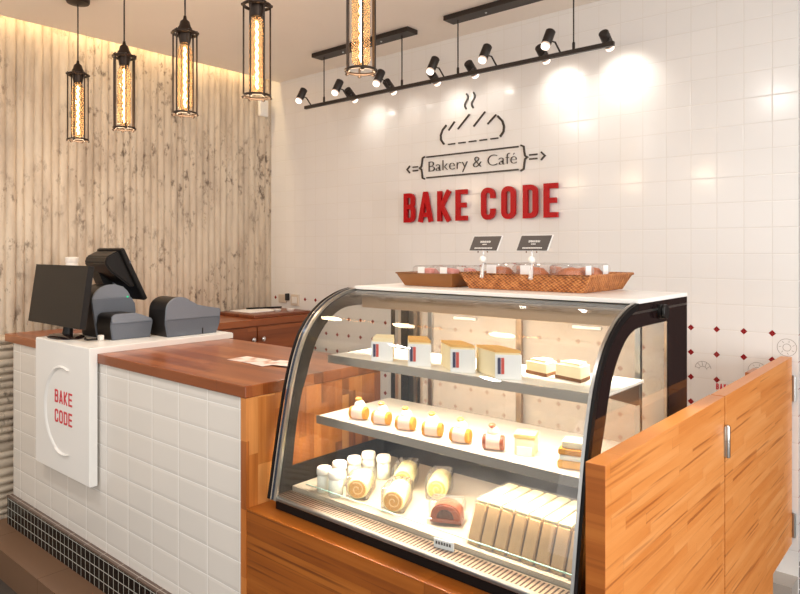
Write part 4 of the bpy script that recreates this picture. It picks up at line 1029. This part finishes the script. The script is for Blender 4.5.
# ------------------------------------------------------------------ spotlight bars
RY, RZr = 2.86, 2.366
def bar(label, x0, x1, cx0, cx1, rods, heads):
    t = thing('spotlight_bar', label, 'spotlight', ((x0+x1)/2, RY, RZr), 0, 'black spotlight bars under the ceiling')
    bm = nb(); box(bm, cx0, cx1, RY-.045, RY+.045, ZC-.026, ZC, .003); cp_ = obj('ceiling_plate', bm, M['black_metal'], t)
    for f in (.3, .7):
        x = cx0+(cx1-cx0)*f; bm = nb(); lathe(bm, [(.005, -.004), (.006, 0), (0, 0)], (x, RY, ZC-.026), 8); obj('screw', bm, M['steel'], cp_)
    for x in rods:
        bm = nb(); tube(bm, [(x, RY, RZr), (x, RY, ZC-.02)], .0035, 8); lathe(bm, [(.007, 0), (.007, .03), (.005, .034), (.005, .035)], (x, RY, RZr+.010), 10); obj('rod', bm, M['black_metal'], t, smooth=50)
    bm = nb(); box(bm, x0, x1, RY-.010, RY+.010, RZr-.010, RZr+.010, .002); obj('rail', bm, M['black_metal'], t)
    for hx, side, power in heads:
        d = Vector((-.10, -.42, -.88) if side < 0 else (.0, .80, -.60)).normalized()
        top = Vector((hx, RY+side*.030, RZr+(.110 if side < 0 else .070)))
        bm = nb(); lathe(bm, [(0, 0), (.020, 0), (.0235, .004), (.0235, .072), (.021, .075), (0, .075)], top, 18, d); hd = obj('lamp_head', bm, M['black_metal'], t, smooth=40)
        bm = nb(); a = top+d*.052; b = Vector((hx+.035, RY, RZr+.005)); tube(bm, [a, a.lerp(b, .4)+Vector((.012, 0, .012)), b], .0045, 8); obj('arm', bm, M['black_metal'], hd, smooth=60)
        bm = nb(); lathe(bm, [(.021, .074), (.0215, .082), (.0205, .083)], top, 18, d); obj('lamp_rim', bm, M['spot_glow_soft'], hd, smooth=40)
        bm = nb(); lathe(bm, [(.0195, .083), (.020, .088), (.018, .097), (.011, .102), (0, .103)], top, 18, d); obj('bulb', bm, M['spot_glow'], hd, smooth=60)
        li = bpy.data.lights.new('spot_beam', 'SPOT'); li.energy = power; li.color = (1, .93, .83); li.spot_size = R(115 if side > 0 else 90); li.spot_blend = 1.0; li.shadow_soft_size = .018
        lo = bpy.data.objects.new('spot_beam', li); C.objects.link(lo); lo.location = top+d*.125; lo.rotation_euler = d.to_track_quat('-Z', 'Y').to_euler()
A_ = 11
bar('left spotlight bar, nearer the ribbed wall, under its own ceiling plate', -3.27, -2.245, -3.16, -2.37, (-3.092, -2.449),
    [(-3.245, -1, A_), (-2.915, -1, A_), (-2.575, -1, A_), (-2.92, 1, 1.1), (-2.60, 1, .5), (-2.275, 1, 1.2)])
bar('right spotlight bar above the shop emblem, farther from the ribbed wall', -2.235, -1.212, -2.125, -1.33, (-2.061, -1.405),
    [(-2.185, -1, A_), (-1.855, -1, A_), (-1.505, -1, A_), (-2.02, 1, .6), (-1.60, 1, 2.4), (-1.275, 1, 3.0)])

# ------------------------------------------------------------------ light
def area(name, loc, rot, sx, sy, energy, col, spread=180):
    li = bpy.data.lights.new(name, 'AREA'); li.shape = 'RECTANGLE'; li.size = sx; li.size_y = sy; li.energy = energy; li.color = col; li.spread = R(spread)
    lo = bpy.data.objects.new(name, li); C.objects.link(lo); lo.location = loc; lo.rotation_euler = rot
    return lo
# LED strips of the case (the light of the emissive strips)
cw = CX1-CX0-.12; cxm = (CX0+CX1)/2; WARM = (1, .86, .68)
area('case_led_top', (cxm, 1.755, ZT-.0375), (0, 0, 0), cw, .02, 10, WARM)
area('case_led_upper', (cxm, 1.581, UZ-.0200), (R(-8), 0, 0), cw, .016, 4.2, WARM)
area('case_led_middle', (cxm, 1.529, MZ-.0200), (R(-8), 0, 0), cw, .016, 8, WARM)
# cove strip washing the ribbed wall
area('cove_wash', (XL+.055, 1.2, ZC+.12), (0, R(8), 0), .03, 3.6, 9, (1, .74, .40))
# shop-front daylight from the right and from behind the camera
area('shopfront_daylight', (3.4, .8, 1.3), (0, R(90), 0), 2.4, 4.0, 165, (1, .985, .965))
area('doorway_daylight', (-.5, -3.3, 1.4), (R(90), 0, 0), 5.0, 2.4, 36, (1, .985, .97))
# ceiling downlights of the shop floor
for x, y in ((-2.9, .3), (-1.2, .3), (.6, .6), (.6, 2.0), (-2.9, -1.2), (-.9, -1.2)):
    area('downlight', (x, y, ZC-.01), (0, 0, 0), .14, .14, 14, (1, .97, .93))

w = bpy.data.worlds.new('World'); S.world = w; w.use_nodes = True
w.node_tree.nodes['Background'].inputs[0].default_value = (1, .985, .965, 1); w.node_tree.nodes['Background'].inputs[1].default_value = .62

# ------------------------------------------------------------------ camera
cam = bpy.data.cameras.new('camera'); co = bpy.data.objects.new('camera', cam); C.objects.link(co)
co.location = (0, 0, 1.45); co.rotation_euler = (R(90), 0, R(40.74))
cam.sensor_width = 36; cam.lens = 667.6*36/800; cam.shift_y = -47/800; cam.clip_start = .02
S.camera = co
S.view_settings.view_transform = 'Standard'; S.view_settings.look = 'None'; S.view_settings.gamma = 1; S.view_settings.exposure = 0
S.view_settings.use_curve_mapping = False
S.cycles.max_bounces = 10; S.cycles.transparent_max_bounces = 32; S.cycles.use_denoising = True
S.cycles.sample_clamp_indirect = 6; S.cycles.caustics_reflective = False
